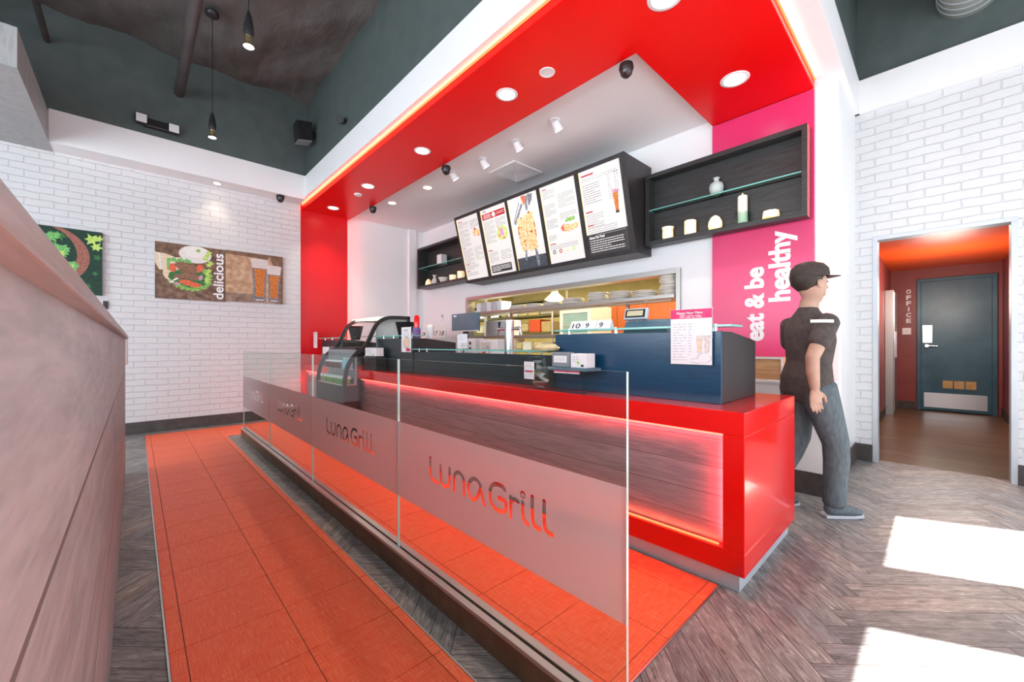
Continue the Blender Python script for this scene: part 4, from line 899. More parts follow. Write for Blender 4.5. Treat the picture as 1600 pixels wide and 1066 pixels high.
# glass bowl with paper label and cards
gb = thing('glass_bowl', 'round clear glass bowl of business cards with a white label', 'bowl', (2.0, 1.885, .801))
MB(gb.location).lathe(gb.location, [(0, .002), (.06, .002), (.10, .03), (.115, .10), (.108, .17), (.085, .21), (.095, .225)], 28, .62, 1).build('bowl', 'glass', gb, smooth=60)
MB(gb.location).box(1.918, 1.921, 1.835, 1.925, .87, .985).build('label', 'paper', gb)
a = Art((1.918, 1.925, .87), (0, -1, 0), (0, 0, 1), gb.location); a.use('inkg').lines(.012, .105, .078, 2, .014, .005); a.use('inkr').rect(.008, .045, .082, .057); a.use('inkg').lines(.01, .035, .08, 2, .013, .003); a.build('label_printing', gb)
cp = None
for k in range(9):
    p = (2.0+rnd.uniform(-.02, .02), 1.885+rnd.uniform(-.045, .045), .822+.012*k)
    c = MB(p).box(p[0]-.024, p[0]+.024, p[1]-.04, p[1]+.04, p[2], p[2]+.001).build('business_card', ['paper', 'maroon', 'paper', 'lett' if False else 'greenp'][k % 4] if k % 4 != 2 else 'paper')
    c.rotation_euler = (rnd.uniform(-.7, .7), rnd.uniform(-.5, .5), rnd.uniform(0, 3)); tag(c, 'business card lying in the round glass bowl', 'card', 'business cards in the glass bowl')
tag(MB((2.06, 1.86, 1.06)).lathe((2.10, 1.88, 1.058), [(0, 0), (.07, .0), (.08, .02), (.05, .045), (0, .05)], 9, .8, 1.4).build('crumpled_bag', 'kraft', smooth=60), 'crumpled brown bag on the glass ledge behind the round bowl', 'bag')
# number cards
def number_card(label, x, y, z, num, wd=.10, hh=.085, grp='table number cards'):
    t = thing('number_card', label, 'number card', (x, y, z), grp)
    MB(t.location).prism([(x-.03, z), (x-.001, z+hh), (x+.001, z+hh), (x+.03, z)], 'y', y-wd/2, y+wd/2).build('card', 'paper', t)
    N_ = Vector((-hh, 0, .029)).normalized(); Vv = Vector((.029, 0, hh)).normalized()
    text_on('number', num, Vector((x-.030, y+wd*.32, z))+Vv*(hh*.18)+N_*.0006, (0, -1, 0), Vv, 'inkd', t, depth=.0006, bold=.001, width=wd*(.64 if len(num) > 1 else .28), height=hh*.62)
for y, s_ in ((1.72, '10'), (1.61, '9'), (1.50, '9')):
    number_card('white table number card reading %s behind the near raised screen%s' % (s_, {1.72: '', 1.61: ', middle of three', 1.50: ', right of three'}[y]), 2.24, y, 1.2015, s_, .105, .055 if False else .06)
for k, (y, s_) in enumerate(((4.30-.62, '24'), (4.12-.62, '27'), (3.95-.62, '17'), (3.79-.62, '18'))):
    pass
for k, s_ in enumerate(('24', '27', '17', '18')):
    number_card('white table number card reading %s in the row on the back worktop' % s_, 3.62, 6.06-.19*k, 1.215, s_, .18, .135, 'number cards on the back worktop')
tag(MB((3.62, 5.75, .9)).box(3.5, 3.83, 5.38, 6.3, .823, 1.214).build('back_cabinet', 'whitep', bevel=.004), 'white cabinet behind the counter under the row of number cards', 'cabinet')
bt_ = thing('back_worktop', 'pale grey back worktop under the kitchen window', 'worktop', (3.85, 4.6, 0))
MB(bt_.location).box(3.55, 4.11, 2.22, 6.9, .79, .822).build('top', 'whitep', bt_, bevel=.003); MB(bt_.location).box(3.58, 4.11, 2.22, 6.9, .001, .79).build('cabinet', 'whitep', bt_)
# till on the near screen
ti = thing('cash_register', 'blue grey cash register behind the near raised screen', 'cash register', (2.42, 1.30, 1.17))
MB(ti.location).prism([(2.33, 1.1705), (2.33, 1.205), (2.36, 1.25), (2.42, 1.262), (2.56, 1.215), (2.60, 1.1705)], 'y', 1.12, 1.42).build('body', 'teal', ti, bevel=.006)
dsp = thing('display_x', 'x', 'x', (0, 0, 0)) if False else None
Od = Vector((2.33, 1.42, 1.262)); Vd = Vector((.25, 0, 1)).normalized(); Ud = Vector((0, -1, .0)).normalized(); Nd = Ud.cross(Vd)
def dslab(mb, u0, u1, v0, v1, h0, h1): mb.hexa([Od+Ud*u0+Vd*v0+Nd*h0, Od+Ud*u1+Vd*v0+Nd*h0, Od+Ud*u1+Vd*v0+Nd*h1, Od+Ud*u0+Vd*v0+Nd*h1, Od+Ud*u0+Vd*v1+Nd*h0, Od+Ud*u1+Vd*v1+Nd*h0, Od+Ud*u1+Vd*v1+Nd*h1, Od+Ud*u0+Vd*v1+Nd*h1])
b = MB(ti.location); dslab(b, 0, .16, 0, .075, -.03, 0); pole = b.build('display_housing', 'alu', ti, bevel=.006)
b = MB(ti.location); dslab(b, .012, .148, .012, .064, .0, .002); b.build('display_bezel', 'black', ti)
b = MB(ti.location); dslab(b, .024, .135, .022, .056, .002, .003); b.build('display_screen', emis('pale_screen', (.80, .72, .50), .8), ti)
MB(ti.location).cyl((2.37, 1.34, 1.245), (2.36, 1.34, 1.29), .014).build('display_neck', 'grey', ti, smooth=40)
# monitor on the back worktop
mo2 = thing('monitor', 'dark blue grey monitor left of the kitchen window', 'monitor', (3.80, 5.2, 1.22))
MB(mo2.location).box(3.84, 3.87, 4.84, 5.56, 1.31, 1.60).build('housing', 'teal', mo2, bevel=.004); MB(mo2.location).box(3.836, 3.84, 4.86, 5.54, 1.335, 1.585).build('screen', 'teal', mo2)
MB(mo2.location).box(3.834, 3.84, 4.84, 5.56, 1.31, 1.325).build('lower_bezel', 'whitep', mo2); MB(mo2.location).box(3.833, 3.836, 5.42, 5.50, 1.55, 1.58).build('sticker', 'paper', mo2)
MB(mo2.location).box(3.84, 3.88, 5.15, 5.25, .823, 1.31).box(3.78, 3.95, 5.05, 5.35, .8225, .835).build('stand', 'black', mo2, bevel=.004)
# receipt printer, small white box
pr = thing('receipt_printer', 'small white keypad unit on the back worktop left of the sandwich display box', 'printer', (3.7, 5.0, .823))
MB(pr.location).box(3.58, 3.74, 4.60, 4.86, .8235, 1.19).build('body', 'whitep', pr, bevel=.006)
b = MB(pr.location)
for i in range(2):
    for j in range(3): b.cyl((3.572, 4.80-.09*i, 1.12-.08*j), (3.58, 4.80-.09*i, 1.12-.08*j), .022, n=12)
b.build('buttons', 'black', pr)
bx = thing('picture_box', 'white box with a food picture on the back worktop', 'box', (3.7, 4.3, .823))
MB(bx.location).box(3.60, 3.80, 4.12, 4.52, .8235, 1.17).build('box', 'paper', bx, bevel=.004)
a = Art((3.60, 4.52, .8235), (0, -1, 0), (0, 0, 1), bx.location); a.use('p_foam').rect(.03, .1, .25, .31); a.use('p_tomato').blob(.12, .15, .06, .03); a.use('inkg').blob(.18, .22, .05, .04); a.build('picture', bx)
t, a = sign_card('upright_menu', 'white price card standing on the glass ledge left of the beer tower', 2.18, 2.90, 3.06, 1.0585, 1.20)
a.use('inkg').lines(.02, .12, .14, 4, .014, .003); a.use('p_foam').rect(.05, .01, .14, .05); a.build('printing', t)
# beer tower
tw = thing('beer_tower', 'chrome column beer tap tower behind the low screen', 'beer tap', (2.6, 2.81, .801))
MB(tw.location).cyl((2.6, 2.81, .801), (2.6, 2.81, 1.315), .045, n=24).cyl((2.6, 2.81, .801), (2.6, 2.81, .82), .075, n=24).build('column', 'steel', tw, smooth=40)
MB(tw.location).lathe((2.6, 2.81, 1.315), [(.046, 0), (.046, .012), (.03, .025), (0, .028)], 20).build('cap', 'chrome', tw, smooth=50)
for s_ in (1, -1):
    y = 2.81+s_*.045
    fa = MB(tw.location).cyl((2.6, y, 1.25), (2.6, y+s_*.11, 1.25), .014, .018, n=12).cyl((2.6, y+s_*.10, 1.26), (2.6, y+s_*.125, 1.19), .012, .009, n=12).build('faucet', 'chrome', tw, smooth=40)
    MB(tw.location).cyl((2.6, y+s_*.105, 1.26), (2.6, y+s_*.095, 1.32), .007, .014, n=12).build('tap_handle', 'black' if s_ > 0 else 'chrome', tw, smooth=40)
# cups and bottles around the display case
lathe_thing('metal_bucket', 'black tapered metal bucket left of the display case', 'bucket', (2.42, 6.02, 1.169), [(0, 0), (.065, 0), (.11, .20), (.118, .205), (.105, .205), (.06, .01), (0, .01)], noisy('gunmetal', (.03, .03, .032), (.09, .09, .095), scl=8, rough=.25, metal=.7), None, 'body')
lathe_thing('metal_bucket', 'dark tapered metal bucket behind the right side of the display case', 'bucket', (2.42, 4.50, 1.169), [(0, 0), (.07, 0), (.115, .20), (.12, .205), (.108, .205), (.065, .01), (0, .01)], bpy.data.materials['gunmetal'], None, 'body')
rb = thing('squeeze_bottle', 'red squeeze bottle with a purple base behind the tall menu card', 'bottle', (2.34, 4.08, 1.169))
MB(rb.location).lathe(rb.location, [(0, 0), (.045, 0), (.045, .10), (.03, .125), (0, .125)], 18).build('base', noisy('purple_plastic', (.16, .08, .26), (.22, .12, .34), scl=9, rough=.4), rb, smooth=50)
MB(rb.location).lathe(rb.location, [(.031, .126), (.031, .24), (.018, .265), (0, .265)], 18).build('body', 'red', rb, smooth=50)
lathe_thing('drink_cup', 'clear drink cup with a white domed lid right of the tall menu card', 'cup', (2.42, 3.92, 1.169), [(0, 0), (.03, 0), (.045, .12), (0, .12)], 'whitep', None, 'cup', extra=[('lid', [(.048, .121), (.048, .13), (.03, .155), (0, .16)], 'cream')])
pl_ = thing('card_clip', 'small dark metal card clip behind the number cards', 'card holder', (3.75, 6.05, 1.215))
MB(pl_.location).tube([(3.75, 6.05, 1.215), (3.75, 6.05, 1.38), (3.75, 6.10, 1.42), (3.75, 6.02, 1.44), (3.75, 5.98, 1.40)], .008).cyl((3.75, 6.05, 1.215), (3.75, 6.05, 1.222), .04).build('wire', 'black', pl_, smooth=50)
ol = thing('wall_outlet', 'white wall outlet on the back wall left of the kitchen window', 'outlet', (4.115, 6.25, 1.60))
MB(ol.location).box(4.11, 4.119, 6.20, 6.30, 1.535, 1.665).build('plate', 'whitep', ol, bevel=.003); MB(ol.location).box(4.107, 4.11, 6.23, 6.27, 1.60, 1.64).build('socket', 'grey', ol)

# ------------------------------------------------------------------ kitchen window and what shows behind it
wn = struct(MB((4.05, 3.67, 1.4)).box(4.09, 4.25, oy0-.01, oy0+.035, oz0, oz1+.01).box(4.09, 4.25, oy1-.035, oy1+.01, oz0, oz1+.01).box(4.09, 4.25, oy0+.035, oy1-.035, oz1-.045, oz1+.01).build('window_1', 'steel2', bevel=.002))
ps = thing('pass_shelf', 'long stainless shelf across the kitchen window', 'shelf', (4.1, 3.67, 1.6))
MB(ps.location).box(4.05, 4.45, oy0+.04, oy1-.04, 1.585, 1.625).build('board', 'steel2', ps, bevel=.003)
MB(ps.location).cyl((4.06, oy0+.06, 1.565), (4.06, oy1-1.2, 1.565), .012, n=10).build('ticket_rail', 'steel', ps, smooth=40)
MB(ps.location).box(4.30, 4.33, 2.55, 2.58, 1.236, 1.585).box(4.30, 4.33, 4.6, 4.63, 1.236, 1.585).build('post', 'steel', ps)
lw = thing('pass_counter', 'stainless serving counter below the kitchen window shelf', 'counter', (4.35, 3.67, 0))
MB(lw.location).box(4.05, 4.75, oy0+.04, oy1-.04, 1.20, 1.235).build('upper_shelf', 'steel2', lw, bevel=.003)
MB(lw.location).box(4.245, 4.75, oy0, oy1, .001, .92).build('body', 'steel2', lw, bevel=.003)
struct(MB().box(8.2, 8.3, .75, 8.8, 0, 2.8).build('wall_kitchen_far', 'yellow'))
struct(MB().box(XB+.12, 8.3, 8.7, 8.8, 0, 2.8).box(XB+.12, 8.3, .72, .76, 0, 2.8).build('wall_kitchen_ends', 'yellow'))
struct(MB().box(6.9, 7.0, .76, 5.0, 0, 1.95).build('wall_kitchen_panel', 'terracotta'))
struct(MB().box(XB+.12, 8.3, .72, 8.8, 2.7, 2.8).build('ceiling_kitchen', 'olive')); struct(MB().box(XR+.12, 8.3, .72, 8.8, -.1, 0).build('floor', 'base'))
light('kitchen_light', 'AREA', (5.6, 3.0, 2.65), 70, (1, .80, .45), target=(5.6, 3.0, 0), shape='RECTANGLE', size=1.4, size_y=2.5)
light('kitchen_light', 'AREA', (6.0, 6.2, 2.65), 90, (1, .84, .45), target=(6.0, 6.2, 0), shape='RECTANGLE', size=1.4, size_y=2.5)
strip_light('pass_fill', (4.45, 2.0, 2.3), (4.45, 5.3, 2.3), (-.2, 0, -1), 45, (1, .86, .6), .05)  # added strip without a fitting, brightens the plates on the pass shelf
# heat lamp
hl = thing('heat_lamp', 'glowing cone shaped heat lamp seen through the kitchen window', 'lamp', (4.7, 4.05, 1.86))
MB(hl.location).lathe((4.7, 4.05, 1.78), [(.16, 0), (.15, .02), (.06, .10), (.045, .15), (.0, .15)], 24).build('shade', noisy('warm_enamel', (.8, .72, .42), (.84, .76, .48), scl=5, rough=.3), hl, smooth=50)
MB(hl.location).lathe((4.7, 4.05, 1.775), [(0, .0), (.12, 0), (.12, .01)], 24).build('bulb', 'bulbw', hl); MB(hl.location).cyl((4.7, 4.05, 1.93), (4.7, 4.05, 2.70), .012).build('cord', 'black', hl)
# plates in stacks on the pass shelf
pp = thing('plate', 'white plate in the tall stack at the right end of the kitchen window shelf', 'plate', (4.2, 1.99, 1.626), 'plates in the tall stack at the right end of the kitchen window shelf')
MB(pp.location).lathe(pp.location, [(0, 0), (.075, 0), (.128, .004), (.133, .009), (.131, .016), (.12, .0175), (0, .015)], 20).build('dish', 'cream', pp, smooth=50)
first = True
for y, n_, s_, lb in ((1.99, 11, .8, 'tall stack at the right end of the kitchen window shelf'), (2.28, 4, 1.05, 'low stack beside the tall right end stack'), (2.60, 5, 1.05, 'third stack from the right end of the shelf'), (2.92, 6, .95, 'fourth stack from the right end of the shelf'), (3.30, 4, 1.05, 'fifth stack from the right end of the shelf'), (3.66, 3, 1.0, 'sixth stack, under the heat lamp'), (4.0, 3, 1.0, 'low stack left of the heat lamp'), (4.32, 3, 1.05, 'left hand low stack before the brown boxes')):
    for k in range(n_):
        if first: first = False; pp.scale = (s_, s_, 1); continue
        q = dup(pp, (4.2+rnd.uniform(-.01, .01), y+rnd.uniform(-.012, .012), 1.626+k*.0195), 'white plate in the '+lb, 'plates in the '+lb); q.scale = (s_, s_, 1)
# fridge, shelving and stores
fr = thing('reach_in_fridge', 'white framed glass door fridge in the kitchen', 'fridge', (5.5, 4.3, 0))
MB(fr.location).box(5.52, 6.1, 3.95, 4.62, .001, 1.75).build('body', 'whitep', fr, bevel=.006)
MB(fr.location).box(5.49, 5.52, 3.95, 4.02, .05, 1.73).box(5.49, 5.52, 4.55, 4.62, .05, 1.73).box(5.49, 5.52, 4.02, 4.55, 1.64, 1.73).box(5.49, 5.52, 4.02, 4.55, .05, .2).build('door', 'whitep', fr, bevel=.003)
MB(fr.location).box(5.505, 5.512, 4.02, 4.55, .2, 1.64).build('door_glass', noisy('fridge_glass', (.25, .40, .40), (.35, .50, .50), scl=5, rough=.1), fr); MB(fr.location).box(5.495, 5.505, 4.02, 4.55, 1.42, 1.44).box(5.495, 5.505, 4.02, 4.55, 1.16, 1.18).build('shelf', 'steel', fr)
def rack(label, x0, x1, y0, y1, zs_, h=2.1):
    t = thing('wire_shelving', label, 'shelving', ((x0+x1)/2, (y0+y1)/2, 0), 'kitchen shelving units')
    for (x, y) in ((x0, y0), (x0, y1), (x1, y0), (x1, y1)): MB(t.location).cyl((x, y, 0.001), (x, y, h), .02, n=8).build('post', 'oldwood' if False else 'steel2', t)
    for z in zs_: MB(t.location).box(x0, x1, y0, y1, z, z+.03).build('shelf', 'olive', t)
    return t
levels = [.55, .95, 1.30, 1.62, 1.9]
rack('tall kitchen shelving of boxes seen behind the beer tower', 5.45, 5.85, 4.75, 6.6, levels)
rack('far kitchen shelving nearest the left edge of the kitchen window', 5.45, 5.85, 6.65, 8.3, levels)
bxn = 0; cols = ['cardboard', 'kraft', 'yellow', 'orange', 'whitep', 'steel2']
names = {'cardboard': ('cardboard_box', 'brown cardboard box', 'box'), 'kraft': ('produce_bag', 'crumpled tan produce bag', 'bag'), 'yellow': ('storage_tub', 'yellow storage tub', 'tub'), 'orange': ('storage_tub', 'orange storage tub', 'tub'), 'whitep': ('storage_tub', 'white storage tub', 'tub'), 'steel2': ('steel_pan', 'steel food pan', 'pan')}
seq = 0
for (ya, yb, where) in ((4.80, 6.55, 'behind the beer tower'), (6.70, 8.2, 'near the window\'s left edge')):
    for li, z in enumerate(levels[1:4]):
        y = ya
        while y < yb-.2:
            wd = rnd.uniform(.17, .30); hh = rnd.uniform(.16, .235); k = rnd.choice(cols); nm, lab, ct_ = names[k]; x = 5.47
            m_ = MB((x, y+wd/2, z+.031)).box(x, x+.28, y, y+wd, z+.0315, z+.031+hh)
            if k in ('orange', 'yellow', 'whitep', 'steel2'):
                root = thing(nm, '', ct_, (x, y+wd/2, z+.031)); m_.build('body', k, root, bevel=.01)
                MB(root.location).box(x-.008, x+.288, y-.006, y+wd+.006, z+.031+hh-.02, z+.031+hh).build('lid', k, root)
            else: root = m_.build(nm, k, bevel=.012 if k == 'cardboard' else .05); tag(root, '', ct_)
            root['label'] = '%s on the %s kitchen shelf %s' % (lab, ('lower', 'middle', 'upper')[li], where)
            root['group'] = '%ss on the %s shelf %s' % (lab, ('lower', 'middle', 'upper')[li], where)
            y += wd+.03
tag(MB((4.5, 5.0, 1.24)).box(4.35, 4.6, 4.72, 5.3, 1.626 if False else 1.2355, 1.50).build('folded_cloths', 'whitep', bevel=.02), 'white bundle on the serving counter at the left of the kitchen window', 'cloths')
for k in range(5):
    y = 5.30-.13*k
    tag(MB((4.30, y, 1.626)).box(4.2, 4.42, y-.055, y+.055, 1.6255, 1.626+.165).build('folded_carton', 'alu' if k % 2 else 'whitep', bevel=.004), 'pale folded takeout carton standing at the left end of the kitchen window shelf', 'carton', 'cartons at the left end of the kitchen window shelf')

# ------------------------------------------------------------------ ceiling fittings
def downlight(label, x, y, z, r=.075, m='bulb', group=None, power=0, color=(1, .93, .82), name='recessed_downlight'):
    t = thing(name, label, 'ceiling light', (x, y, z), group)
    MB(t.location).lathe((x, y, z), [(0, -.002), (r*.8, -.002), (r*.8, .004)], 24).build('lens', m, t)
    MB(t.location).lathe((x, y, z), [(r*.8, 0), (r*.8, -.004), (r, -.005), (r*1.06, 0)], 24).build('trim_ring', 'whitep', t, smooth=60)
    if power: light('downlight_beam', 'SPOT', (x, y, z-.02), power, color, parent=t, target=(x, y, 0), spot_size=R(95), spot_blend=.8, shadow_soft_size=.05)
    return t
zr = 3.22; gR = 'round downlights in the red soffit'
downlight('large round downlight in the red soffit near the crimson wall', 3.496, 1.125, zr, .10, power=55, group=gR)
downlight('large downlight at the near corner of the red soffit, cut by the photo\'s top edge', 2.36, 1.15, zr, .10, power=45, group=gR)
downlight('bright round downlight in the middle of the red soffit', 2.30, 2.516, zr, .088, power=45, group=gR)
downlight('small round sprinkler cover right of the brightest soffit downlight', 2.34, 2.095, zr, .058, m='whitep', name='sprinkler_cover')
downlight('round downlight in the red soffit above the low screen', 2.295, 3.88, zr, .085, power=45, group=gR)
downlight('round downlight in the red soffit above the display case', 2.275, 5.24, zr, .085, power=45, group=gR)
downlight('farthest round downlight in the red soffit, by the red pillar', 2.245, 6.45, zr, .085, m='bulbw', power=40, group=gR)
tag(MB((2.295, 5.62, zr)).lathe((2.295, 5.62, zr), [(0, -.02), (.05, -.018), (.055, 0), (0, 0)], 20).build('smoke_detector', 'whitep', smooth=50), 'small white smoke detector on the red soffit above the display case', 'detector')
downlight('small warm downlight in the white soffit over the brick wall', .80, 6.60, 3.25, .05, m='bulbw', power=7, color=(1, .82, .6))
for i, (x, y, lb) in enumerate(((2.985, 2.573, 'nearest of the small white spotlights on the white ceiling'), (2.985, 3.126, 'second small white spotlight on the white ceiling'), (2.985, 3.695, 'third small white spotlight on the white ceiling'), (2.93, 4.238, 'fourth small white spotlight on the white ceiling, by the black camera'))):
    t = thing('ceiling_spotlight', lb, 'spotlight', (x, y, 3.29), 'white spotlights over the menu board')
    MB(t.location).cyl((x, y, 3.289), (x, y, 3.278), .05, n=20).build('base', 'whitep', t, smooth=40)
    MB(t.location).cyl((x, y, 3.278), (x+.06, y, 3.215), .036, .045, n=20).build('head', 'whitep', t, smooth=40)
    MB(t.location).cyl((x+.0605, y, 3.2145), (x+.0625, y, 3.2125), .038, n=20).build('lens', 'bulb', t)
    light('spot_beam', 'SPOT', (x+.08, y, 3.19), 9, (1, .92, .80), parent=t, target=(3.72, y, 2.4), spot_size=R(75), spot_blend=.9, shadow_soft_size=.04)
downlight('flat round light in the far white ceiling, nearer the menu board', 2.975, 4.894, 3.289, .07, m='bulbw', power=22)
downlight('flat round light in the far white ceiling, nearest the corner', 2.90, 5.80, 3.289, .07, m='bulbw', power=22)
vt = thing('air_vent', 'square white four way air vent in the white ceiling', 'vent', (3.52, 3.69, 3.29))
x0, x1, ya, yb = 3.28, 3.765, 3.455, 3.925
MB(vt.location).box(x0, x1, ya, ya+.05, 3.274, 3.289).box(x0, x1, yb-.05, yb, 3.274, 3.289).box(x0, x0+.05, ya+.05, yb-.05, 3.274, 3.289).box(x1-.05, x1, ya+.05, yb-.05, 3.274, 3.289).build('frame', 'whitep', vt, bevel=.003)
MB(vt.location).box(x0+.05, x1-.05, ya+.05, yb-.05, 3.284, 3.289).build('backing', 'alu', vt)
b = MB(vt.location); cx_, cy_ = (x0+x1)/2, (ya+yb)/2
for k in range(1, 9):
    s_ = .022*k
    b.box(cx_-s_, cx_+s_, cy_-s_, cy_-s_+.006, 3.274, 3.284).box(cx_-s_, cx_+s_, cy_+s_-.006, cy_+s_, 3.274, 3.284).box(cx_-s_, cx_-s_+.006, cy_-s_+.006, cy_+s_-.006, 3.274, 3.284).box(cx_+s_-.006, cx_+s_, cy_-s_+.006, cy_+s_-.006, 3.274, 3.284)
b.build('louvres', 'whitep', vt)
for x, y, z, lb in ((2.70, 1.62, 3.21, 'brown dome camera at the near corner of the white ceiling'), (2.69, 4.01, 3.21, 'black dome camera at the soffit edge by the spotlights'), (2.66, 5.95, 3.21, 'black dome camera at the soffit edge near the red pillar'), (1.53, 6.52, 3.25, 'black dome camera on the white band over the brick wall')):
    t = thing('dome_camera', lb, 'security camera', (x, y, z), 'dome security cameras')
    MB(t.location).lathe((x, y, z), [(0, 0), (.05, 0), (.055, -.03), (.05, -.045)], 20).build('housing', 'black', t, smooth=50)
    MB(t.location).lathe((x, y, z-.045), [(.048, 0), (.042, -.03), (.022, -.05), (0, -.055)], 20).build('dome', noisy('smoked_dome', (.02, .015, .015), (.04, .03, .03), scl=4, rough=.08), t, smooth=60)
# red glow strips around the portal
tag(MB((1.915, 3.8, 3.288)).box(1.906, 1.918, .712, 6.85, 3.279, 3.288).box(1.918, 4.09, .702, .712, 3.279, 3.288).build('light_strip', 'ledo'), 'glowing orange light strip along the outer edge of the red soffit', 'light strip')
strip_light('soffit_glow', (1.900, .72, 3.272), (1.900, 6.80, 3.272), (-.25, 0, 1), 4, (1, .16, .07))
strip_light('soffit_glow', (1.93, .696, 3.272), (4.05, .696, 3.272), (0, -.4, 1), 4, (1, .16, .12))
strip_light('pillar_glow', (4.100, .700, .9), (4.100, .700, 3.2), (.55, -1, 0), 5, (1, .10, .10), .01)
strip_light('pillar_glow', (1.864, 6.80, .1), (1.864, 6.80, 3.2), (-1, .35, 0), 6, (1, .08, .08), .01)
strip_light('pillar_glow', (2.636, 6.90, .9), (2.636, 6.90, 3.2), (1, .35, 0), 4, (1, .08, .08), .01)
# pendants
def pendant(label, x, y, z0=3.30):
    t = thing('pendant_lamp', label, 'pendant lamp', (x, y, z0), 'slim black pendant lamps')
    MB(t.location).lathe((x, y, z0), [(.026, .075), (.034, .10), (.033, .15), (.022, .215), (.008, .265), (0, .268)], 20).build('shade', 'black', t, smooth=50)
    MB(t.location).lathe((x, y, z0), [(.034, .003), (.028, .02), (.024, .03), (.026, .036), (.023, .045), (.026, .052), (.023, .060), (.026, .075)], 20).build('brass_collar', mat('brass', (.72, .55, .28), .25, .5, 1), t, smooth=50)
    MB(t.location).lathe((x, y, z0), [(0, 0), (.034, .002), (.030, .012)], 20).build('bulb', 'bulb', t)
    MB(t.location).cyl((x, y, z0+.265), (x, y, 4.62), .0035, n=6).build('cord', 'black', t)
    MB(t.location).lathe((x, y, 4.60), [(0, -.02), (.03, -.02), (.06, 0), (.065, .03), (0, .08)], 20).build('canopy', 'black', t, smooth=50)
    light('pendant_beam', 'SPOT', (x, y, z0-.01), 14, (1, .9, .78), parent=t, target=(x, y, 0), spot_size=R(120), spot_blend=1, shadow_soft_size=.03)
    return t
pendant('nearer slim black pendant lamp, cut by the top of the photo', .613, 3.50)
pendant('farther slim black pendant lamp hanging before the charcoal wall', .600, 5.30)
# pipes
for x, z, r_, lb in ((.40, 4.22, .052, 'thick dark round pipe crossing under the ceiling deck'), (-.68, 4.32, .028, 'thin dark pipe near the left edge under the ceiling deck'), (-1.10, 4.44, .022, 'thinnest dark pipe at the far left under the ceiling deck')):
    tag(MB((x, 3, z)).cyl((x, -2.1, z), (x, 6.468, z), r_, n=20).build('ceiling_pipe', noisy('dark_pipe_%.2f' % r_, (.06, .052, .052), (.09, .08, .078), scl=5, rough=.45), smooth=40), lb, 'pipe')
dk_ = thing('round_duct', 'large grey round duct entering the charcoal wall at upper right', 'duct', (4.2, -.17, 4.02))
b = MB(dk_.location); b.cyl((2.6, -.17, 4.02), (5.046, -.17, 4.02), .195, n=32).build('duct', noisy('grey_duct_paint', (.20, .22, .20), (.25, .27, .25), scl=4, rough=.45), dk_, smooth=40)
b = MB(dk_.location)
for x in (4.98, 4.90, 4.82, 4.74, 4.66): b.cyl((x, -.17, 4.02), (x+.008, -.17, 4.02), .199, n=32)
b.build('seam_ring', 'alu', dk_, smooth=40)
# emergency light
el = thing('emergency_light', 'black emergency light with two clear lamp heads on the charcoal wall', 'emergency light', (.2, 6.465, 3.73))
MB(el.location).box(.07, .34, 6.39, 6.465, 3.68, 3.775).build('body', 'black', el, bevel=.01)
for x, tilt in ((.055, 0), (.345, .02)):
    MB(el.location).box(x-.055, x+.055, 6.345, 6.41, 3.68-tilt, 3.79-tilt).build('lamp_head', 'black', el, bevel=.012)
    MB(el.location).box(x-.047, x+.047, 6.338, 6.345, 3.688-tilt, 3.782-tilt).build('lens', 'whitep', el, bevel=.006)
sp = thing('wall_speaker', 'black loudspeaker in the corner of the charcoal walls', 'speaker', (1.74, 6.05, 3.9))
MB(sp.location).prism([(1.62, 3.90), (1.60, 4.16), (1.80, 4.20), (1.80, 3.94)], 'y', 5.98, 6.16).build('cabinet', 'black', sp, bevel=.01)
MB(sp.location).prism([(1.615, 3.885), (1.62, 3.90), (1.80, 3.94), (1.80, 3.925)], 'y', 5.99, 6.15).build('base_plate', 'grey', sp); MB(sp.location).box(1.80, 1.868, 6.04, 6.10, 4.03, 4.09).build('bracket', 'black', sp)
st = thing('wall_spotlight', 'small black spotlight on the charcoal wall above the soffit', 'spotlight', (1.86, 4.95, 3.80))
MB(st.location).cyl((1.868, 4.95, 3.82), (1.80, 4.95, 3.82), .02).build('arm', 'black', st, smooth=40); MB(st.location).cyl((1.83, 5.02, 3.83), (1.78, 4.90, 3.79), .032, .045).build('head', 'black', st, smooth=40)

# ------------------------------------------------------------------ the person
pe = thing('person', 'person in dark brown cap, brown shirt and grey jeans walking past the crimson wall', 'person', (3.254, .600, 0), rz=-math.atan2(.6845, .729))
def skin(name, nodes, edges, m, root=None, sub=2, parent=pe):
    keys = list(nodes); me = bpy.data.meshes.new(name)
    me.from_pydata([nodes[k][0] for k in keys], [(keys.index(a), keys.index(b_)) for a, b_ in edges], [])
    me.materials.append(M[m]); o = bpy.data.objects.new(name, me); C.objects.link(o); o.parent = parent
    sk = o.modifiers.new('skin', 'SKIN'); sk.use_smooth_shade = True
    if not me.skin_vertices: me.attributes
    for i, k in enumerate(keys):
        r_ = nodes[k][1]; r_ = (r_, r_) if not isinstance(r_, tuple) else r_
        me.skin_vertices[0].data[i].radius = r_
    me.skin_vertices[0].data[keys.index(root or keys[0])].use_root = True
    s = o.modifiers.new('sub', 'SUBSURF'); s.levels = sub; s.render_levels = sub
    dg = bpy.context.evaluated_depsgraph_get(); dg.update(); nm = bpy.data.meshes.new_from_object(o.evaluated_get(dg))
    o.modifiers.clear(); o.data = nm; nm.polygons.foreach_set('use_smooth', [True]*len(nm.polygons)); 
    return o
def skin_ready():
    pass
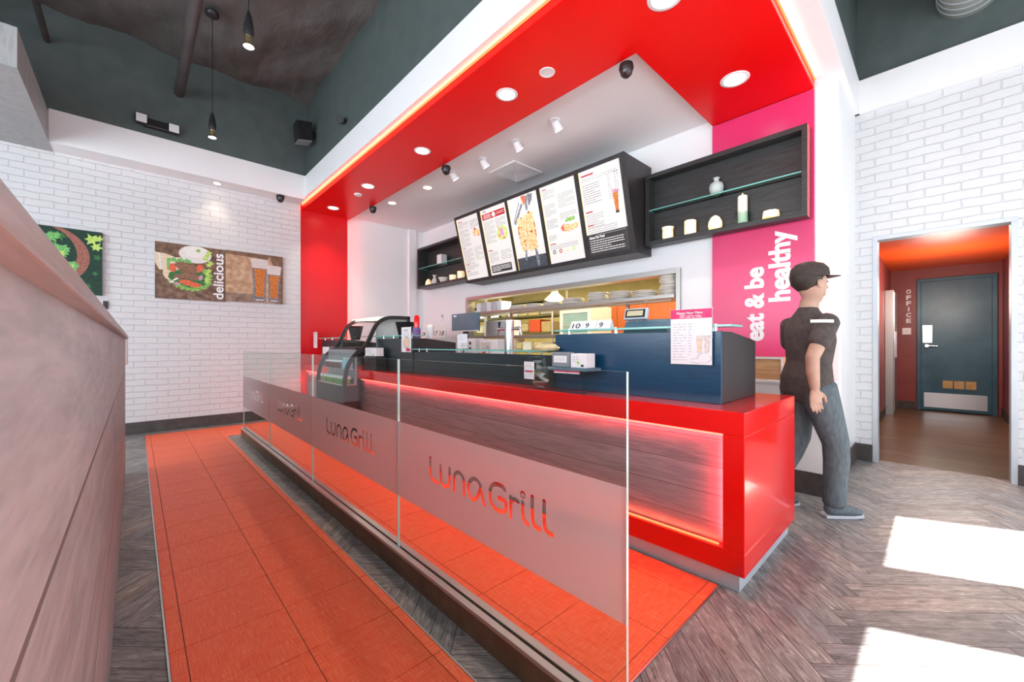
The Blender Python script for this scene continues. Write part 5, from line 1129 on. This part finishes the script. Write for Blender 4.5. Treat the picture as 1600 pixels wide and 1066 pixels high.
def loft(mb, secs, n=18):
    """secs: (centre, side radius, front radius) ; rings square to the path, ends rounded"""
    P = [Vector(q[0]) for q in secs]; rings = []
    ext = []
    t0 = (P[1]-P[0]).normalized(); t1 = (P[-1]-P[-2]).normalized()
    ra, rb = secs[0][1], secs[0][2]; m0 = min(ra, rb)
    for k in (0, 1): a_ = R(80-40*k); ext.append((P[0]-t0*m0*.7*math.sin(a_), ra*math.cos(a_), rb*math.cos(a_), t0))
    for i, q in enumerate(secs):
        t = (P[min(i+1, len(P)-1)]-P[max(i-1, 0)]).normalized(); ext.append((P[i], q[1], q[2], t))
    ra, rb = secs[-1][1], secs[-1][2]; m0 = min(ra, rb)
    for k in (1, 0): a_ = R(80-40*k); ext.append((P[-1]+t1*m0*.7*math.sin(a_), ra*math.cos(a_), rb*math.cos(a_), t1))
    for c, ra, rb, t in ext:
        sd_ = Vector((0, 1, 0)); sd_ = (sd_-t*sd_.dot(t)); sd_ = sd_.normalized() if sd_.length > .1 else t.orthogonal().normalized()
        fd = sd_.cross(t)
        rings.append([mb.P(c+sd_*ra*math.cos(2*math.pi*k/n)+fd*rb*math.sin(2*math.pi*k/n)) for k in range(n)])
    for a_, b__ in zip(rings, rings[1:]):
        for k in range(n): mb.F([a_[k], a_[(k+1) % n], b__[(k+1) % n], b__[k]])
    mb.F(rings[0][::-1]); mb.F(rings[-1])
def fuse(mb, name, m, vox, it=4):
    bmesh.ops.recalc_face_normals(mb.bm, faces=mb.bm.faces[:])
    o = mb.build(name, m, pe); rm = o.modifiers.new('r', 'REMESH'); rm.mode = 'VOXEL'; rm.voxel_size = vox
    sm = o.modifiers.new('s', 'SMOOTH'); sm.iterations = it; sm.factor = .5
    dg = bpy.context.evaluated_depsgraph_get(); dg.update(); nm = bpy.data.meshes.new_from_object(o.evaluated_get(dg))
    o.modifiers.clear(); o.data = nm; nm.name = name; nm.polygons.foreach_set('use_smooth', [True]*len(nm.polygons)); return o
# the body is one continuous surface: torso, head, arms, hands with fingers, legs
b = MB()
loft(b, [((-.01, 0, .80), .13, .105), ((-.015, 0, .88), .150, .112), ((0, 0, .98), .125, .092), ((.01, 0, 1.12), .145, .105), ((.0, 0, 1.21), .160, .095), ((-.005, 0, 1.28), .115, .070), ((.0, 0, 1.33), .060, .055), ((.012, 0, 1.39), .050, .053)])
loft(b, [((.045, 0, 1.395), .040, .045), ((.035, 0, 1.43), .060, .070), ((.025, 0, 1.48), .071, .086), ((.015, 0, 1.53), .075, .094), ((.010, 0, 1.575), .066, .082)])
loft(b, [((.105, 0, 1.505), .008, .012), ((.120, 0, 1.475), .013, .014)], 10)
loft(b, [((.100, 0, 1.440), .022, .010), ((.098, 0, 1.425), .020, .010)], 10)
ARM = {-1: [((0, -.165, 1.245), .050, .052), ((-.07, -.20, 1.14), .044, .046), ((-.14, -.225, 1.02), .036, .038), ((-.135, -.222, .93), .034, .036), ((-.115, -.212, .835), .024, .028)],
       1: [((0, .165, 1.245), .050, .052), ((.02, .20, 1.13), .044, .046), ((.05, .215, 1.01), .036, .038), ((.11, .205, .93), .034, .036), ((.165, .19, .865), .024, .028)]}
for s_ in (-1, 1):
    loft(b, ARM[s_], 14)
    e_ = Vector(ARM[s_][-1][0]); d_ = (e_-Vector(ARM[s_][-2][0])).normalized(); d_ = (d_+Vector((0, 0, -1.0))).normalized()
    w_ = Vector((1, 0, 0)); w_ = (w_-d_*w_.dot(d_)).normalized(); n_ = d_.cross(w_)*(-s_)
    p0 = e_+d_*.015; p1 = e_+d_*.085
    loft(b, [(p0, .016, .028), (e_+d_*.05, .015, .038), (p1, .013, .040)], 12)
    for k in range(4):
        f0 = p1+w_*(-.030+.020*k); ln = (.060, .070, .066, .050)[k]; c1 = f0+d_*ln*.5; c2 = c1+(d_*.8-n_*.5*s_).normalized()*ln*.5
        loft(b, [(f0-d_*.01, .0085, .0085), (c1, .008, .008), (c2, .0068, .0068)], 10)
    th = e_+d_*.035+w_*.034
    loft(b, [(th, .012, .012), (th+(d_+w_*.8).normalized()*.035, .0105, .0105), (th+(d_*1.0+w_*.45).normalized()*.065, .0085, .0085)], 10)
LEG = {-1: [((-.005, -.085, .82), .085, .10), ((.04, -.090, .68), .075, .085), ((.105, -.095, .47), .054, .060), ((.11, -.096, .36), .050, .060), ((.10, -.097, .20), .037, .042), ((.095, -.098, .09), .034, .038)],
       1: [((-.01, .085, .82), .085, .10), ((.0, .090, .68), .075, .085), ((.0, .095, .47), .054, .060), ((-.05, .096, .36), .050, .060), ((-.13, .097, .22), .037, .042), ((-.17, .098, .11), .034, .038)]}
for s_ in (-1, 1):
    loft(b, LEG[s_], 14); e_ = Vector(LEG[s_][-1][0]); loft(b, [((e_.x-.02, e_.y, .055), .03, .03), ((e_.x+.06, e_.y, .042), .035, .026), ((e_.x+.13, e_.y, .034), .032, .018)], 12)
fuse(b, 'body', 'skin', .005, 3)
pL = Vector((0, 0, 0))
def local(mb, name, m, **k): return mb.build(name, m, pe, **k)
# face
for s_ in (-1, 1):
    e = local(MB().lathe((0, 0, 0), [(0, -.011), (.008, -.008), (.012, 0), (.008, .008), (0, .011)], 14), 'eye', 'black', smooth=60); e.location = (.095, s_*.034, 1.512); e.scale = (.7, 1, .6)
    e = local(MB().lathe((0, 0, 0), [(0, -.03), (.012, -.022), (.018, 0), (.016, .02), (0, .028)], 14), 'ear', 'skin', smooth=60); e.location = (.015, s_*.083, 1.495); e.scale = (1, .5, 1)
e = local(MB().lathe((0, 0, 0), [(0, -.006), (.016, -.004), (.02, 0), (.016, .004), (0, .006)], 14), 'mouth', mat('lips', (.30, .11, .09), .5), smooth=60); e.location = (.102, 0, 1.447); e.scale = (.5, 1, 1)
e = local(MB().lathe((0, 0, 0), [(0, -.075), (.05, -.07), (.088, -.03), (.098, .02), (.085, .06), (0, .085)], 20), 'hair', 'hair', smooth=60); e.location = (-.012, 0, 1.525); e.scale = (1.0, .92, 1)
e = local(MB().lathe((0, 0, 0), [(.109, .0), (.112, .02), (.106, .055), (.08, .085), (.04, .10), (0, .104)], 24), 'cap', 'cap', smooth=60); e.location = (.008, 0, 1.545); e.scale = (1.02, .90, 1)
b = MB()
A = [b.P((.075+.115*math.cos(a)*1.0, .080*math.sin(a), .004-.012*abs(math.sin(a)))) for a in [R(q) for q in range(-90, 91, 15)]]; B = [b.P((v.co.x*.998, v.co.y, v.co.z-.007)) for v in A]
b.F(A); b.F(B[::-1])
for i in range(len(A)-1): b.F([A[i], A[i+1], B[i+1], B[i]])
b.F([A[-1], A[0], B[0], B[-1]])
e = local(b, 'cap_brim', 'cap'); e.location = (.010, 0, 1.556)
# shirt, jeans, shoes
b = MB()
loft(b, [((-.01, 0, .80), .172, .138), ((-.015, 0, .88), .168, .130), ((0, 0, .98), .146, .112), ((.01, 0, 1.12), .164, .124), ((.0, 0, 1.21), .175, .112), ((-.005, 0, 1.275), .128, .084), ((-.002, 0, 1.315), .076, .068)], 24)
for s_ in (-1, 1): q = ARM[s_]; loft(b, [(q[0][0], .064, .066), (q[1][0], .060, .062), (tuple(Vector(q[1][0]).lerp(Vector(q[2][0]), .25)), .060, .062)], 16)
fuse(b, 'shirt', 'shirt', .009, 4)
b = MB()
loft(b, [((-.012, 0, .79), .150, .120), ((-.012, 0, .87), .155, .118)], 24)
for s_ in (-1, 1):
    q = LEG[s_]; loft(b, [(q[0][0], .096, .112), (q[1][0], .086, .098), (q[2][0], .068, .076), (q[3][0], .065, .074), (q[4][0], .060, .066), (q[5][0], .060, .066)], 16)
fuse(b, 'jeans', 'jeans', .009, 4)
for s_ in (-1, 1):
    e_ = Vector(LEG[s_][-1][0]); x, y = e_.x, e_.y; b = MB()
    loft(b, [((x-.035, y, .052), .038, .040), ((x+.03, y, .050), .042, .040), ((x+.10, y, .040), .043, .030), ((x+.155, y, .034), .034, .022)], 14); loft(b, [((x-.01, y, .06), .042, .046), ((x-.01, y, .10), .040, .044)], 14)
    fuse(b, 'shoe', 'shoe', .008, 3)
    local(MB().prism([(x-.075, y-.034), (x-.03, y-.042), (x+.10, y-.046), (x+.165, y-.032), (x+.185, y), (x+.165, y+.032), (x+.10, y+.046), (x-.03, y+.042), (x-.075, y+.034)], 'z', .0015, .020), 'shoe_sole', 'alu', bevel=.003)
# white printed bar on the near sleeve and side of the shirt
b = MB()
pts = [(-.165+.0155*k, -.245-.018*math.sin(math.pi*k/9)) for k in range(10)]
for (x0, y0_), (x1, y1_) in zip(pts, pts[1:]): b.hexa([(x0, y0_, 1.232), (x1, y1_, 1.232), (x1, y1_+.004, 1.232), (x0, y0_+.004, 1.232), (x0, y0_, 1.250), (x1, y1_, 1.250), (x1, y1_+.004, 1.250), (x0, y0_+.004, 1.250)])
local(b, 'shirt_print', 'letter')

# ------------------------------------------------------------------ pieces that belong to a part hang under that part
def nest(root, child, part):
    ch = [o for o in root.children if o.name.split('.')[0] == child]; pa = [o for o in root.children if o.name.split('.')[0] == part]
    if not ch or not pa: return
    for i, c in enumerate(ch): c.parent = pa[i*len(pa)//len(ch)]
for o in list(C.objects):
    if o.parent is None and o.type == 'EMPTY':
        for c_, p_ in (('artwork', 'menu_panel'), ('backlight_edge', 'menu_panel'), ('panel_heading', 'menu_panel'), ('printing', 'card'), ('heading', 'card'), ('label_printing', 'label'), ('tap_handle', 'faucet'), ('dome', 'housing'), ('lens', 'lamp_head'), ('display_bezel', 'display_housing'), ('display_screen', 'display_housing'), ('sticker', 'housing'), ('door_glass', 'door'), ('rim', 'body')): nest(o, c_, p_)
